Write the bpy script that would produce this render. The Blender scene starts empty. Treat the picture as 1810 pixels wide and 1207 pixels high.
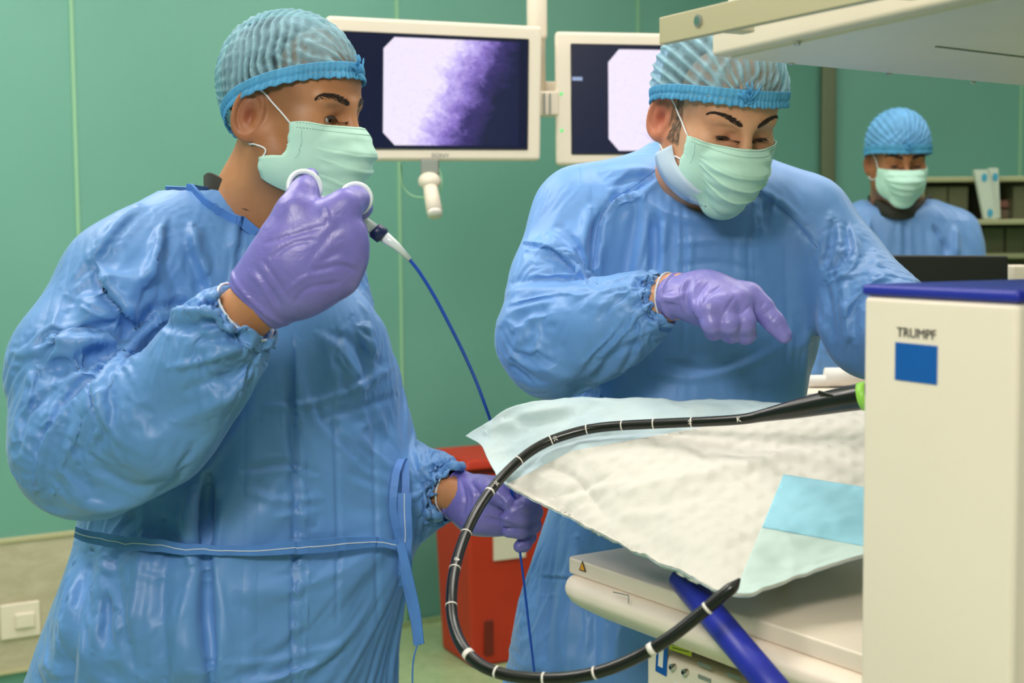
import bpy, bmesh, math, random
import numpy as np
from mathutils import Vector, Matrix
from mathutils.bvhtree import BVHTree

# ------------------------------------------------------------------ camera, world, light, exposure
SC = bpy.context.scene
COL = SC.collection
FPX = 1810 * 50 / 36.0
CAMZ = 1.47
PITCH = math.atan((603.5 - 410) / FPX)
ROLL = math.radians(0.5)

cam_data = bpy.data.cameras.new('camera')
cam_data.lens = 50
cam_data.sensor_width = 36
cam_data.clip_start = 0.05
cam_data.dof.use_dof = True
cam_data.dof.focus_distance = 2.03
cam_data.dof.aperture_fstop = 5.6
camera = bpy.data.objects.new('camera', cam_data)
COL.objects.link(camera)
camera.matrix_world = (Matrix.Translation((0, 0, CAMZ)) @ Matrix.Rotation(math.pi / 2 - PITCH, 4, 'X')
                       @ Matrix.Rotation(-ROLL, 4, 'Z'))
SC.camera = camera
CR = np.array(camera.matrix_world.to_3x3())
CAM = np.array([0, 0, CAMZ])

SC.view_settings.view_transform = 'Standard'
SC.view_settings.look = 'None'
SC.view_settings.gamma = 1
SC.view_settings.use_curve_mapping = False
SC.view_settings.exposure = 0.0
SC.cycles.use_denoising = True
SC.cycles.max_bounces = 6
SC.cycles.transparent_max_bounces = 12

world = bpy.data.worlds.new('world')
SC.world = world
world.use_nodes = True
world.node_tree.nodes['Background'].inputs[0].default_value = (0.85, 0.95, 0.95, 1)
world.node_tree.nodes['Background'].inputs[1].default_value = 0.05


def area(name, loc, target, sx, sy, power, col):
    d = bpy.data.lights.new(name, 'AREA')
    d.shape = 'RECTANGLE'
    d.size, d.size_y, d.energy, d.color = sx, sy, power, col
    o = bpy.data.objects.new(name, d)
    COL.objects.link(o)
    o.location = loc
    o.rotation_euler = (Vector(target) - Vector(loc)).to_track_quat('-Z', 'Y').to_euler()
    return o


# recessed ceiling panels (their diffusers are built with the ceiling)
CEILING_Z = 3.0
PANELS = [(-1.4, 2.1, 26), (0.4, 2.3, 16), (-1.5, 3.4, 19), (1.2, 3.6, 8), (0.0, -0.9, 26), (2.6, 4.4, 11), (-0.1, 4.4, 4)]
for px_, py_, pw_ in PANELS:
    area('ceiling_panel_light', (px_, py_, CEILING_Z - 0.03), (px_, py_, 0), 1.2, 0.6, pw_, (1.0, 0.92, 0.87))
# fill light added high behind the camera to brighten the working area
area('front_fill_light', (-0.7, -0.5, 2.55), (0.3, 2.2, 1.3), 0.5, 0.5, 34, (1.0, 0.92, 0.88))


# ------------------------------------------------------------------ pixel and depth to place
def ray(px, py):
    r = CR @ np.array([(px - 905) / FPX, -(py - 603.5) / FPX, -1.0])
    return r / r[1]


def P(px, py, d):
    """the point seen at (px, py) that stands d metres in front of the camera"""
    return CAM + ray(px, py) * d


def to_px(v):
    """pixel coordinates of an (n, 3) array of places"""
    c = (np.asarray(v) - CAM) @ CR
    return np.stack([905 + FPX * c[:, 0] / -c[:, 2], 603.5 - FPX * c[:, 1] / -c[:, 2]], 1)


# ------------------------------------------------------------------ objects and tags
def tag(o, label=None, cat=None, group=None, kind=None):
    for k, v in (('label', label), ('category', cat), ('group', group), ('kind', kind)):
        if v:
            o[k] = v
    return o


def empty(name, loc, label=None, cat=None, group=None):
    o = bpy.data.objects.new(name, None)
    o.empty_display_size = 0.05
    COL.objects.link(o)
    o.location = loc
    return tag(o, label, cat, group)


def link(name, me, mat, parent=None, smooth=True):
    o = bpy.data.objects.new(name, me)
    COL.objects.link(o)
    if mat:
        me.materials.append(mat)
    if smooth and len(me.polygons):
        me.polygons.foreach_set('use_smooth', [True] * len(me.polygons))
    if parent:
        o.parent = parent
        # vertices are written in world space: keep them there
        base = parent
        off = Vector((0, 0, 0))
        rot = Matrix.Identity(4)
        m = Matrix.Identity(4)
        chain = []
        while base:
            chain.append(base)
            base = base.parent
        for b in reversed(chain):
            m = m @ b.matrix_parent_inverse @ b.matrix_basis
        o.matrix_parent_inverse = m.inverted()
    return o


def mesh(name, v, f, mat, parent=None, smooth=True):
    me = bpy.data.meshes.new(name)
    me.from_pydata([tuple(map(float, p)) for p in v], [], [tuple(map(int, q)) for q in f])
    me.validate()
    me.update()
    return link(name, me, mat, parent, smooth)


class MB:
    """collects shapes that become ONE mesh"""

    def __init__(s):
        s.v, s.f = [], []

    def add(s, v, f):
        n = len(s.v)
        s.v += [np.asarray(p, float) for p in v]
        s.f += [tuple(i + n for i in q) for q in f]
        return s

    def box(s, c, sz, R=None, taper=1.0):
        """box about c with full size sz, turned by R; taper shrinks the top"""
        R = np.eye(3) if R is None else R
        h = np.array(sz) / 2
        v = []
        for z in (-1, 1):
            t = taper if z > 0 else 1
            for x, y in ((-1, -1), (1, -1), (1, 1), (-1, 1)):
                v.append(np.array(c) + R @ (h * (x * t, y * t, z)))
        return s.add(v, [(3, 2, 1, 0), (4, 5, 6, 7), (0, 1, 5, 4), (1, 2, 6, 5), (2, 3, 7, 6), (3, 0, 4, 7)])

    def prism(s, poly, ext):
        """polygon of 3-D points pushed along ext"""
        n = len(poly)
        v = [np.array(p) for p in poly] + [np.array(p) + ext for p in poly]
        return s.add(v, [tuple(range(n))[::-1], tuple(range(n, 2 * n))] +
                     [(i, (i + 1) % n, n + (i + 1) % n, n + i) for i in range(n)])

    def tube(s, pts, r, n=12, cap=True):
        pts = [np.array(p, float) for p in pts]
        rs = r if hasattr(r, '__len__') else [r] * len(pts)
        t0 = pts[1] - pts[0]
        a = np.cross(t0, (0, 0, 1)) if abs(t0[2]) < .9 * np.linalg.norm(t0) else np.cross(t0, (1, 0, 0))
        v, f = [], []
        for i, p in enumerate(pts):
            t = pts[min(i + 1, len(pts) - 1)] - pts[max(i - 1, 0)]
            t = t / (np.linalg.norm(t) + 1e-12)
            a = a - t * a.dot(t)
            a /= np.linalg.norm(a) + 1e-12
            b = np.cross(t, a)
            for k in range(n):
                w = 2 * math.pi * k / n
                v.append(p + (a * math.cos(w) + b * math.sin(w)) * rs[i])
        for i in range(len(pts) - 1):
            for k in range(n):
                f.append((i * n + k, i * n + (k + 1) % n, (i + 1) * n + (k + 1) % n, (i + 1) * n + k))
        if cap:
            f.append(tuple(range(n))[::-1])
            f.append(tuple(range((len(pts) - 1) * n, len(pts) * n)))
        return s.add(v, f)

    def ribbon(s, pts, side, w, th):
        """flat strap along pts, w wide along side, th thick"""
        pts = [np.array(p, float) for p in pts]
        v, f = [], []
        for i, p in enumerate(pts):
            t = pts[min(i + 1, len(pts) - 1)] - pts[max(i - 1, 0)]
            t /= np.linalg.norm(t) + 1e-12
            sd = side[i] if isinstance(side, list) else side
            sd = np.array(sd, float)
            sd = sd - t * sd.dot(t)
            sd /= np.linalg.norm(sd) + 1e-12
            nn = np.cross(t, sd)
            ww = w[i] if hasattr(w, '__len__') else w
            for a, b in ((-1, -1), (1, -1), (1, 1), (-1, 1)):
                v.append(p + sd * a * ww / 2 + nn * b * th / 2)
        for i in range(len(pts) - 1):
            for k in range(4):
                f.append((i * 4 + k, i * 4 + (k + 1) % 4, i * 4 + 4 + (k + 1) % 4, i * 4 + 4 + k))
        f += [(3, 2, 1, 0), tuple(range(len(v) - 4, len(v)))]
        return s.add(v, f)

    def sphere(s, c, r, R=None, nu=16, nv=10):
        R = np.eye(3) if R is None else R
        r = np.array(r if hasattr(r, '__len__') else [r] * 3)
        v = []
        for j in range(nv + 1):
            for i in range(nu):
                a, b = 2 * math.pi * i / nu, math.pi * j / nv
                v.append(np.array(c) + R @ (r * (math.cos(a) * math.sin(b), math.sin(a) * math.sin(b), math.cos(b))))
        f = [(j * nu + i, (j + 1) * nu + i, (j + 1) * nu + (i + 1) % nu, j * nu + (i + 1) % nu) for j in range(nv) for i in range(nu)]
        return s.add(v, f)

    def ring(s, c, R, a, b, r, n=32, m=10, arc=(0, 2 * math.pi), wob=None):
        """elliptic ring in the x, y plane of R"""
        v, f = [], []
        full = abs(arc[1] - arc[0]) > 6.28
        k_ = n if full else n + 1
        for i in range(k_):
            t = arc[0] + (arc[1] - arc[0]) * i / n
            cc = np.array([a * math.cos(t), b * math.sin(t), 0])
            d = np.array([math.cos(t), math.sin(t), 0])
            rr = r * (1 if wob is None else wob(t))
            for j in range(m):
                w = 2 * math.pi * j / m
                v.append(np.array(c) + R @ (cc + d * rr * math.cos(w) + np.array([0, 0, rr * math.sin(w)])))
        for i in range(n):
            for j in range(m):
                f.append((i * m + j, ((i + 1) % k_) * m + j, ((i + 1) % k_) * m + (j + 1) % m, i * m + (j + 1) % m))
        return s.add(v, f)

    def build(s, name, mat, parent=None, smooth=False, bevel=0, seg=2):
        o = mesh(name, s.v, s.f, mat, parent, smooth or bevel > 0)
        bm = bmesh.new()
        bm.from_mesh(o.data)
        bmesh.ops.recalc_face_normals(bm, faces=bm.faces)
        bm.to_mesh(o.data)
        bm.free()
        if bevel:
            m = o.modifiers.new('bevel', 'BEVEL')
            m.width, m.segments, m.limit_method = bevel, seg, 'ANGLE'
            m.harden_normals = False
            w = o.modifiers.new('wn', 'WEIGHTED_NORMAL')
            w.keep_sharp = True
        return o


def frame(z, x=None):
    """rotation whose z column is z and x column close to x"""
    z = np.array(z, float)
    z /= np.linalg.norm(z)
    x = np.array((1, 0, 0) if x is None else x, float)
    x = x - z * x.dot(z)
    if np.linalg.norm(x) < 1e-4:
        x = np.array((0, 1, 0)) - z * z[1]
    x /= np.linalg.norm(x)
    return np.stack([x, np.cross(z, x), z], 1)


def spline(pts, n):
    """Catmull-Rom through pts (any dimension), n points per span"""
    p = [np.array(q, float) for q in pts]
    p = [2 * p[0] - p[1]] + p + [2 * p[-1] - p[-2]]
    out = []
    for i in range(1, len(p) - 2):
        for k in range(n):
            t = k / n
            out.append(.5 * ((2 * p[i]) + (p[i + 1] - p[i - 1]) * t + (2 * p[i - 1] - 5 * p[i] + 4 * p[i + 1] - p[i + 2]) * t * t
                             + (3 * p[i] - p[i - 1] - 3 * p[i + 1] + p[i + 2]) * t ** 3))
    out.append(p[-2])
    return out


# ------------------------------------------------------------------ materials
def srgb(r, g, b):
    f = lambda c: (c / 255 / 12.92) if c / 255 <= .04045 else ((c / 255 + .055) / 1.055) ** 2.4
    return (f(r), f(g), f(b), 1)


class Mat:
    def __init__(s, name, col, rough=.5, metal=0, spec=.5, **kw):
        s.m = bpy.data.materials.new(name)
        s.m.use_nodes = True
        s.nt = s.m.node_tree
        s.b = s.nt.nodes['Principled BSDF']
        s.col = col
        s.b.inputs['Base Color'].default_value = col
        s.b.inputs['Roughness'].default_value = rough
        s.b.inputs['Metallic'].default_value = metal
        s.b.inputs['Specular IOR Level'].default_value = spec
        s.h = None
        for k, v in kw.items():
            s.b.inputs[k.replace('_', ' ')].default_value = v

    def node(s, t, **kw):
        n = s.nt.nodes.new(t)
        for k, v in kw.items():
            if hasattr(n, k):
                setattr(n, k, v)
            else:
                n.inputs[k].default_value = v
        return n

    def lk(s, a, b):
        s.nt.links.new(a, b)

    def coord(s, scale=(1, 1, 1), kind='Object', rot=(0, 0, 0)):
        t = s.node('ShaderNodeTexCoord')
        m = s.node('ShaderNodeMapping')
        m.inputs['Scale'].default_value = scale
        m.inputs['Rotation'].default_value = rot
        s.lk(t.outputs[kind], m.inputs[0])
        return m.outputs[0]

    def noise(s, scale, detail=4, co=(1, 1, 1), rough=.55, dist=0, rot=(0, 0, 0)):
        n = s.node('ShaderNodeTexNoise', Scale=scale, Detail=detail, Roughness=rough, Distortion=dist)
        s.lk(s.coord(co, rot=rot), n.inputs['Vector'])
        return n.outputs['Fac']

    def mix(s, fac, a, b, lo=.4, hi=.6):
        r = s.node('ShaderNodeMapRange')
        r.inputs[1].default_value, r.inputs[2].default_value = lo, hi
        s.lk(fac, r.inputs[0])
        m = s.node('ShaderNodeMix', data_type='RGBA')
        s.lk(r.outputs[0], m.inputs[0])
        for i, c in ((6, a), (7, b)):
            if isinstance(c, tuple):
                m.inputs[i].default_value = c
            else:
                s.lk(c, m.inputs[i])
        s.lk(m.outputs[2], s.b.inputs['Base Color'])
        return m.outputs[2]

    def bump(s, h, dist=.002, strength=1.0):
        b = s.node('ShaderNodeBump')
        b.inputs['Strength'].default_value = strength
        b.inputs['Distance'].default_value = dist
        s.lk(h, b.inputs['Height'])
        if s.h:
            s.lk(s.h, b.inputs['Normal'])
        s.h = b.outputs[0]
        s.lk(s.h, s.b.inputs['Normal'])
        return s

    def vary(s, amt=.08, scale=3.0):
        c = s.col
        s.mix(s.noise(scale), tuple(x * (1 - amt) for x in c[:3]) + (1,), tuple(min(1, x * (1 + amt)) for x in c[:3]) + (1,), .3, .7)
        return s


def gown_mat(name, col, fold=.12):
    m = Mat(name, col, .46, 0, .5)
    m.vary(.08, 9)
    m.b.inputs['Sheen Weight'].default_value = .2
    m.b.inputs['Sheen Roughness'].default_value = .4
    n1 = m.node('ShaderNodeTexNoise', Scale=13, Detail=5, Roughness=.6, Distortion=.9)
    m.lk(m.coord((1, 1, .65)), n1.inputs['Vector'])
    try:
        n1.noise_type = 'RIDGED_MULTIFRACTAL'
        n1.inputs['Detail'].default_value = 2
    except Exception:
        pass
    m.bump(n1.outputs[0], .0016, .4)
    v = m.node('ShaderNodeTexVoronoi', Scale=16, feature='DISTANCE_TO_EDGE')
    m.lk(m.coord((1, 1, .7), rot=(.5, .3, .2)), v.inputs['Vector'])
    r = m.node('ShaderNodeMapRange')
    r.inputs[1].default_value, r.inputs[2].default_value = 0, .12
    m.lk(v.outputs['Distance'], r.inputs[0])
    m.bump(r.outputs[0], .0007, .35)
    # packed-flat crease lines
    w = m.node('ShaderNodeTexWave', Scale=1.3, bands_direction='X')
    w.inputs['Distortion'].default_value = .5
    m.lk(m.coord((1, 0.5, 0)), w.inputs['Vector'])
    r = m.node('ShaderNodeMapRange')
    r.inputs[1].default_value, r.inputs[2].default_value = .985, 1
    m.lk(w.outputs['Fac'], r.inputs[0])
    m.bump(r.outputs[0], .0018, .6)
    n = m.noise(420, 2)
    m.bump(n, .0003, .4)
    return m.m


def skin_mat(name, a, b):
    m = Mat(name, a, .48, 0, .45)
    at = m.node('ShaderNodeVertexColor', layer_name='tint')
    x = m.mix(m.noise(14, 5), a, b, .35, .65)
    mm = m.node('ShaderNodeMix', data_type='RGBA', blend_type='MULTIPLY')
    mm.inputs[0].default_value = 1
    m.lk(x, mm.inputs[6])
    m.lk(at.outputs[0], mm.inputs[7])
    m.lk(mm.outputs[2], m.b.inputs['Base Color'])
    m.b.inputs['Subsurface Weight'].default_value = .12
    m.b.inputs['Subsurface Radius'].default_value = (.012, .005, .003)
    m.b.inputs['Subsurface Scale'].default_value = .6
    m.bump(m.noise(260, 3), .0004, .35)
    return m.m


def glove_mat(name, col):
    m = Mat(name, col, .36, 0, .5)
    m.vary(.10, 22)
    n1 = m.node('ShaderNodeTexNoise', Scale=34, Detail=3, Roughness=.6, Distortion=1.2)
    m.lk(m.coord((1, .6, 1), rot=(0, .7, 0)), n1.inputs['Vector'])
    m.bump(n1.outputs[0], .0024, .5)
    m.bump(m.noise(120, 3, (1, .35, 1)), .0006, .4)
    m.b.inputs['Subsurface Weight'].default_value = .06
    m.b.inputs['Subsurface Scale'].default_value = .01
    return m.m


def cap_mat(name, col, see=.3):
    m = Mat(name, col, .6, 0, .3)
    m.vary(.15, 40)
    t = m.node('ShaderNodeBsdfTransparent')
    t.inputs[0].default_value = (.85, .95, 1, 1)
    x = m.node('ShaderNodeMixShader')
    # thin where stretched flat, dense on the puckered lines
    n = m.noise(70, 4, (1, 1, 1), .6, .6)
    at = m.node('ShaderNodeAttribute', attribute_name='gather')
    ad = m.node('ShaderNodeMath', operation='MULTIPLY_ADD')
    ad.inputs[1].default_value, ad.inputs[2].default_value = .5, 0
    m.lk(n, ad.inputs[0])
    sm = m.node('ShaderNodeMath', operation='ADD')
    m.lk(ad.outputs[0], sm.inputs[0])
    m.lk(at.outputs['Fac'], sm.inputs[1])
    r = m.node('ShaderNodeMapRange')
    r.inputs[1].default_value, r.inputs[2].default_value = .2, 1.0
    r.inputs[3].default_value, r.inputs[4].default_value = see * 1.15, see * .3
    m.lk(sm.outputs[0], r.inputs[0])
    m.lk(r.outputs[0], x.inputs[0])
    m.lk(m.b.outputs[0], x.inputs[1])
    m.lk(t.outputs[0], x.inputs[2])
    m.lk(x.outputs[0], m.nt.nodes['Material Output'].inputs[0])
    m.bump(m.noise(150, 3), .0006, .5)
    return m.m


M = {}
M['gown_l'] = gown_mat('gown_blue', srgb(94, 144, 204))
M['gown_m'] = gown_mat('gown_light_blue', srgb(106, 156, 220))
M['gown_b'] = gown_mat('gown_pale_blue', srgb(110, 154, 214))
M['tie'] = Mat('tie_blue', srgb(80, 132, 208), .55).vary(.1, 30).m
M['stitch'] = Mat('white_thread', srgb(215, 222, 235), .7).m
M['skin_l'] = skin_mat('skin_tan', srgb(196, 140, 98), srgb(182, 122, 82))
M['skin_m'] = skin_mat('skin_fair', srgb(226, 172, 136), srgb(212, 150, 114))
M['skin_b'] = skin_mat('skin_brown', srgb(176, 118, 78), srgb(160, 102, 64))
M['glove_l'] = glove_mat('glove_violet', srgb(124, 116, 196))
M['glove_m'] = glove_mat('glove_lilac', srgb(134, 128, 204))
M['cap'] = cap_mat('cap_blue', srgb(160, 200, 214), .85)
M['cap_b'] = cap_mat('cap_blue_far', srgb(110, 172, 222), .25)
M['band'] = cap_mat('cap_band_blue', srgb(96, 176, 224), .42)
mm_ = Mat('mask_green', srgb(196, 236, 220), .75, 0, .2)
mm_.vary(.03, 20)
mm_.bump(mm_.noise(90, 3), .0005, .4)
M['mask'] = mm_.m
M['loop'] = Mat('white_elastic', srgb(238, 240, 242), .7).m
M['mask_line'] = Mat('mask_stitch', srgb(120, 150, 140), .8).m
M['hair_d'] = Mat('hair_dark', srgb(42, 34, 28), .6).m
M['hair_g'] = Mat('hair_greying', srgb(112, 100, 88), .6).m
M['brow'] = Mat('brow_hair', srgb(52, 38, 29), .7).m
M['eye'] = Mat('eye_white', srgb(215, 205, 198), .2).m
M['iris'] = Mat('iris_brown', srgb(40, 26, 18), .15).m
M['shirt_d'] = Mat('dark_shirt', srgb(52, 50, 42), .8).m
M['shirt_w'] = Mat('pale_shirt', srgb(205, 222, 240), .8).m


# ------------------------------------------------------------------ organic shapes: smooth unions meshed on a grid
def smin(a, b, k):
    h = np.maximum(k - np.abs(a - b), 0) / k
    return np.minimum(a, b) - h * h * k * .25


class Field:
    """list of primitives; every primitive is (function, low corner, high corner, blend, op)"""

    def __init__(s):
        s.p = []

    def rc(s, a, b, ra, rb=None, k=.02, op='u', flat=None, fs=1.0):
        a, b = np.array(a, float), np.array(b, float)
        rb = ra if rb is None else rb
        ba = b - a
        L = max(ba.dot(ba), 1e-12)
        n = None
        if flat is not None:
            n = np.array(flat, float)
            n = n - ba * n.dot(ba) / L
            n /= np.linalg.norm(n)

        def f(X, Y, Z):
            x, y, z = X - a[0], Y - a[1], Z - a[2]
            t = np.clip((x * ba[0] + y * ba[1] + z * ba[2]) / L, 0, 1)
            dx, dy, dz = x - ba[0] * t, y - ba[1] * t, z - ba[2] * t
            d2 = dx * dx + dy * dy + dz * dz
            if n is not None:
                q = dx * n[0] + dy * n[1] + dz * n[2]
                d2 = d2 + q * q * (fs * fs - 1)
            return np.sqrt(d2) - (ra + (rb - ra) * t)
        r = max(ra, rb)
        s.p.append((f, np.minimum(a, b) - r, np.maximum(a, b) + r, k, op))
        return s

    def chain(s, pts, k=.02, op='u', flat=None, fs=1.0):
        """pts = [(point, radius), ...]"""
        for (a, ra), (b, rb) in zip(pts[:-1], pts[1:]):
            s.rc(a, b, ra, rb, k, op, flat, fs)
        return s

    def el(s, c, r, R=None, k=.02, op='u'):
        c = np.array(c, float)
        r = np.array(r if hasattr(r, '__len__') else [r] * 3, float)
        R = np.eye(3) if R is None else R

        def f(X, Y, Z):
            x, y, z = X - c[0], Y - c[1], Z - c[2]
            u = [(x * R[0, i] + y * R[1, i] + z * R[2, i]) for i in range(3)]
            k0 = np.sqrt(sum((u[i] / r[i]) ** 2 for i in range(3)))
            k1 = np.sqrt(sum((u[i] / r[i] ** 2) ** 2 for i in range(3)))
            return k0 * (k0 - 1) / np.maximum(k1, 1e-6)
        m = r.max()
        s.p.append((f, c - m, c + m, k, op))
        return s

    def torus(s, c, R, a, b, r, k=.005, op='u'):
        c = np.array(c, float)

        def f(X, Y, Z):
            x, y, z = X - c[0], Y - c[1], Z - c[2]
            u = [(x * R[0, i] + y * R[1, i] + z * R[2, i]) for i in range(3)]
            k0 = np.sqrt((u[0] / a) ** 2 + (u[1] / b) ** 2)
            q = (k0 - 1) * min(a, b)
            return np.sqrt(q * q + u[2] ** 2) - r
        m = max(a, b) + r
        s.p.append((f, c - m, c + m, k, op))
        return s

    def loft(s, secs, k=.03, op='u', power=2.0):
        """secs = [(z, cx, cy, a, b), ...] sorted by z; elliptic horizontal sections"""
        q = np.array(sorted(secs), float)
        zs = q[:, 0]

        def f(X, Y, Z):
            zz = np.clip(Z, zs[0], zs[-1])
            cx, cy, a, b = [np.interp(zz, zs, q[:, i]) for i in (1, 2, 3, 4)]
            x, y = (X - cx) / a, (Y - cy) / b
            k0 = (np.abs(x) ** power + np.abs(y) ** power) ** (1 / power)
            d = (k0 - 1) * np.minimum(a, b)
            return np.maximum(d, np.maximum(Z - zs[-1], zs[0] - Z))
        lo = np.array([(q[:, 1] - q[:, 3]).min(), (q[:, 2] - q[:, 4]).min(), zs[0]])
        hi = np.array([(q[:, 1] + q[:, 3]).max(), (q[:, 2] + q[:, 4]).max(), zs[-1]])
        s.p.append((f, lo, hi, k, op))
        return s

    def at(s, pts):
        pts = np.asarray(pts, float)
        F = np.full(len(pts), 1.0)
        for f, lo, hi, k, op in s.p:
            d = f(pts[:, 0], pts[:, 1], pts[:, 2])
            F = smin(F, d, k) if op == 'u' else -smin(-F, d, k)
        return F

    def grad(s, pts, e=.0008):
        g = np.stack([s.at(pts + np.eye(3)[i] * e) - s.at(pts - np.eye(3)[i] * e) for i in range(3)], 1)
        return g / (np.linalg.norm(g, axis=1, keepdims=True) + 1e-9)

    def project(s, pts, off=0.0, n=6):
        """moves points to the surface (plus off)"""
        pts = np.array(pts, float)
        for _ in range(n):
            pts = pts - s.grad(pts) * (s.at(pts) - off)[:, None]
        return pts

    def mesh(s, axes):
        xs, ys, zs = [np.asarray(a, np.float32) for a in axes]
        F = np.full((len(xs), len(ys), len(zs)), 1.0, np.float32)
        for f, lo, hi, k, op in s.p:
            pad = k + .03
            sl = []
            for ax, l, h in ((xs, lo[0], hi[0]), (ys, lo[1], hi[1]), (zs, lo[2], hi[2])):
                i0, i1 = np.searchsorted(ax, l - pad), np.searchsorted(ax, h + pad)
                sl.append(slice(max(i0 - 1, 0), min(i1 + 1, len(ax))))
            if min(x.stop - x.start for x in sl) <= 0:
                continue
            X = xs[sl[0]][:, None, None]
            Y = ys[sl[1]][None, :, None]
            Z = zs[sl[2]][None, None, :]
            d = f(X, Y, Z).astype(np.float32)
            sub = F[tuple(sl)]
            F[tuple(sl)] = smin(sub, d, k) if op == 'u' else -smin(-sub, d, k)
        return surface_nets(F, xs, ys, zs)


def surface_nets(F, xs, ys, zs):
    S = F < 0
    c = np.zeros(tuple(n - 1 for n in F.shape), np.uint8)
    offs = [(i, j, k) for i in (0, 1) for j in (0, 1) for k in (0, 1)]
    for i, j, k in offs:
        c += S[i:F.shape[0] - 1 + i, j:F.shape[1] - 1 + j, k:F.shape[2] - 1 + k]
    act = np.argwhere((c > 0) & (c < 8))
    idx = np.full(c.shape, -1, np.int32)
    idx[tuple(act.T)] = np.arange(len(act))
    ax = (xs, ys, zs)
    pos = np.zeros((len(act), 3))
    cnt = np.zeros(len(act))
    for d in range(3):
        o1, o2 = [x for x in range(3) if x != d]
        for p in (0, 1):
            for q in (0, 1):
                a = act.copy()
                a[:, o1] += p
                a[:, o2] += q
                b = a.copy()
                b[:, d] += 1
                fa, fb = F[tuple(a.T)], F[tuple(b.T)]
                m = (fa < 0) != (fb < 0)
                t = fa[m] / (fa[m] - fb[m])
                pt = np.stack([ax[e][a[m, e]] for e in range(3)], 1).astype(float)
                pt[:, d] += t * (ax[d][b[m, d]] - ax[d][a[m, d]])
                pos[m] += pt
                cnt[m] += 1
    pos /= np.maximum(cnt, 1)[:, None]
    quads = []
    for d in range(3):
        o1, o2 = (d + 1) % 3, (d + 2) % 3
        n = list(F.shape)
        sa = [slice(1, n[e] - 1) for e in range(3)]
        sa[d] = slice(0, n[d] - 1)
        sb = list(sa)
        sb[d] = slice(1, n[d])
        A, B = S[tuple(sa)], S[tuple(sb)]
        e = np.argwhere(A != B)
        flip = A[tuple(e.T)]
        base = e + np.array([0 if x == d else 1 for x in range(3)])
        q = []
        for p1, p2 in ((0, 0), (1, 0), (1, 1), (0, 1)):
            g = base.copy()
            g[:, o1] -= 1 - p1
            g[:, o2] -= 1 - p2
            q.append(idx[tuple(g.T)])
        q = np.stack(q, 1)
        q[~flip] = q[~flip][:, ::-1]
        quads.append(q)
    return pos, np.concatenate(quads)


def grid_axes(lo, hi, h, fine=None, hf=None):
    """axes of a grid of step h, with step hf inside the fine box (lo, hi)"""
    out = []
    for i in range(3):
        if fine is None:
            out.append(np.arange(lo[i], hi[i] + h, h))
            continue
        f0, f1 = fine[0][i], fine[1][i]
        a = np.arange(lo[i], f0, h)
        b = np.arange(f0, f1, hf)
        c_ = np.arange(f1, hi[i] + h, h)
        out.append(np.concatenate([a[:-1] if len(a) and f0 - a[-1] < hf else a, b, c_]))
    return out


def vnormals(v, f):
    n = np.cross(v[f[:, 2]] - v[f[:, 0]], v[f[:, 3]] - v[f[:, 1]])
    vn = np.zeros_like(v)
    for i in range(4):
        np.add.at(vn, f[:, i], n)
    return vn / (np.linalg.norm(vn, axis=1, keepdims=True) + 1e-12)


def relax(v, f, n=1, w=.5):
    for _ in range(n):
        acc = np.zeros_like(v)
        cnt = np.zeros(len(v))
        for i in range(4):
            np.add.at(acc, f[:, i], v[f[:, (i + 1) % 4]] + v[f[:, (i - 1) % 4]])
            np.add.at(cnt, f[:, i], 2)
        v = v * (1 - w) + w * acc / np.maximum(cnt, 1)[:, None]
    return v


def sculpt(v, f, strokes):
    """folds pressed into or raised from cloth. A stroke is (kind, width px, height mm, [(x, y), ...], (near, far));
    kinds: r ridge, v valley, s one-sided fold whose sharp drop lies right of the drawing direction"""
    n = vnormals(v, f)
    uv = to_px(v)
    view = v - CAM
    view /= np.linalg.norm(view, axis=1, keepdims=True)
    face = np.clip(-(n * view).sum(1) * 2.5 + .15, 0, 1)
    disp = np.zeros(len(v))
    for st in strokes:
        kind, w, amp, pts = st[:4]
        rng = st[4] if len(st) > 4 else (0, 99)
        pts = np.array(spline(pts, 6) if len(pts) > 2 else pts, float)
        lo, hi = pts.min(0) - 4 * w, pts.max(0) + 4 * w
        sel = np.where((uv[:, 0] > lo[0]) & (uv[:, 0] < hi[0]) & (uv[:, 1] > lo[1]) & (uv[:, 1] < hi[1])
                       & (v[:, 1] > rng[0]) & (v[:, 1] < rng[1]))[0]
        if not len(sel):
            continue
        q = uv[sel]
        best = np.full(len(q), 1e9)
        along = np.zeros(len(q))
        side = np.zeros(len(q))
        seg = np.linalg.norm(np.diff(pts, axis=0), axis=1)
        cum = np.concatenate([[0], np.cumsum(seg)])
        for i in range(len(seg)):
            a, b = pts[i], pts[i + 1]
            d = b - a
            t = np.clip(((q - a) @ d) / max(d @ d, 1e-9), 0, 1)
            r = q - a - t[:, None] * d
            dist = np.hypot(r[:, 0], r[:, 1])
            m = dist < best
            best[m] = dist[m]
            along[m] = (cum[i] + t * seg[i])[m]
            side[m] = (d[0] * r[:, 1] - d[1] * r[:, 0])[m]
        L = cum[-1]
        tt = along / L
        fade = np.clip(np.minimum(tt, 1 - tt) * 5, 0, 1) ** .7
        fade = np.where((tt <= 0.001) | (tt >= .999), np.exp(-(best / (w * .7)) ** 2) * .5, .25 + .75 * fade)
        if kind in 'rv':
            h = (.35 * np.exp(-(best / w) ** 2) + .65 * np.clip(1.12 - np.sqrt((best / w) ** 2 + .02) * .75, 0, 1) ** 1.15) * (1 if kind == 'r' else -1)
        else:
            h = np.where(side > 0, -np.exp(-(best / w) ** 2) * .9, np.exp(-(best / (w * 1.6)) ** 2) * .9)
            h = h * np.clip(best / (w * .22), 0, 1)
        disp[sel] += h * fade * amp * .001
    return v + n * (disp * face)[:, None]


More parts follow.
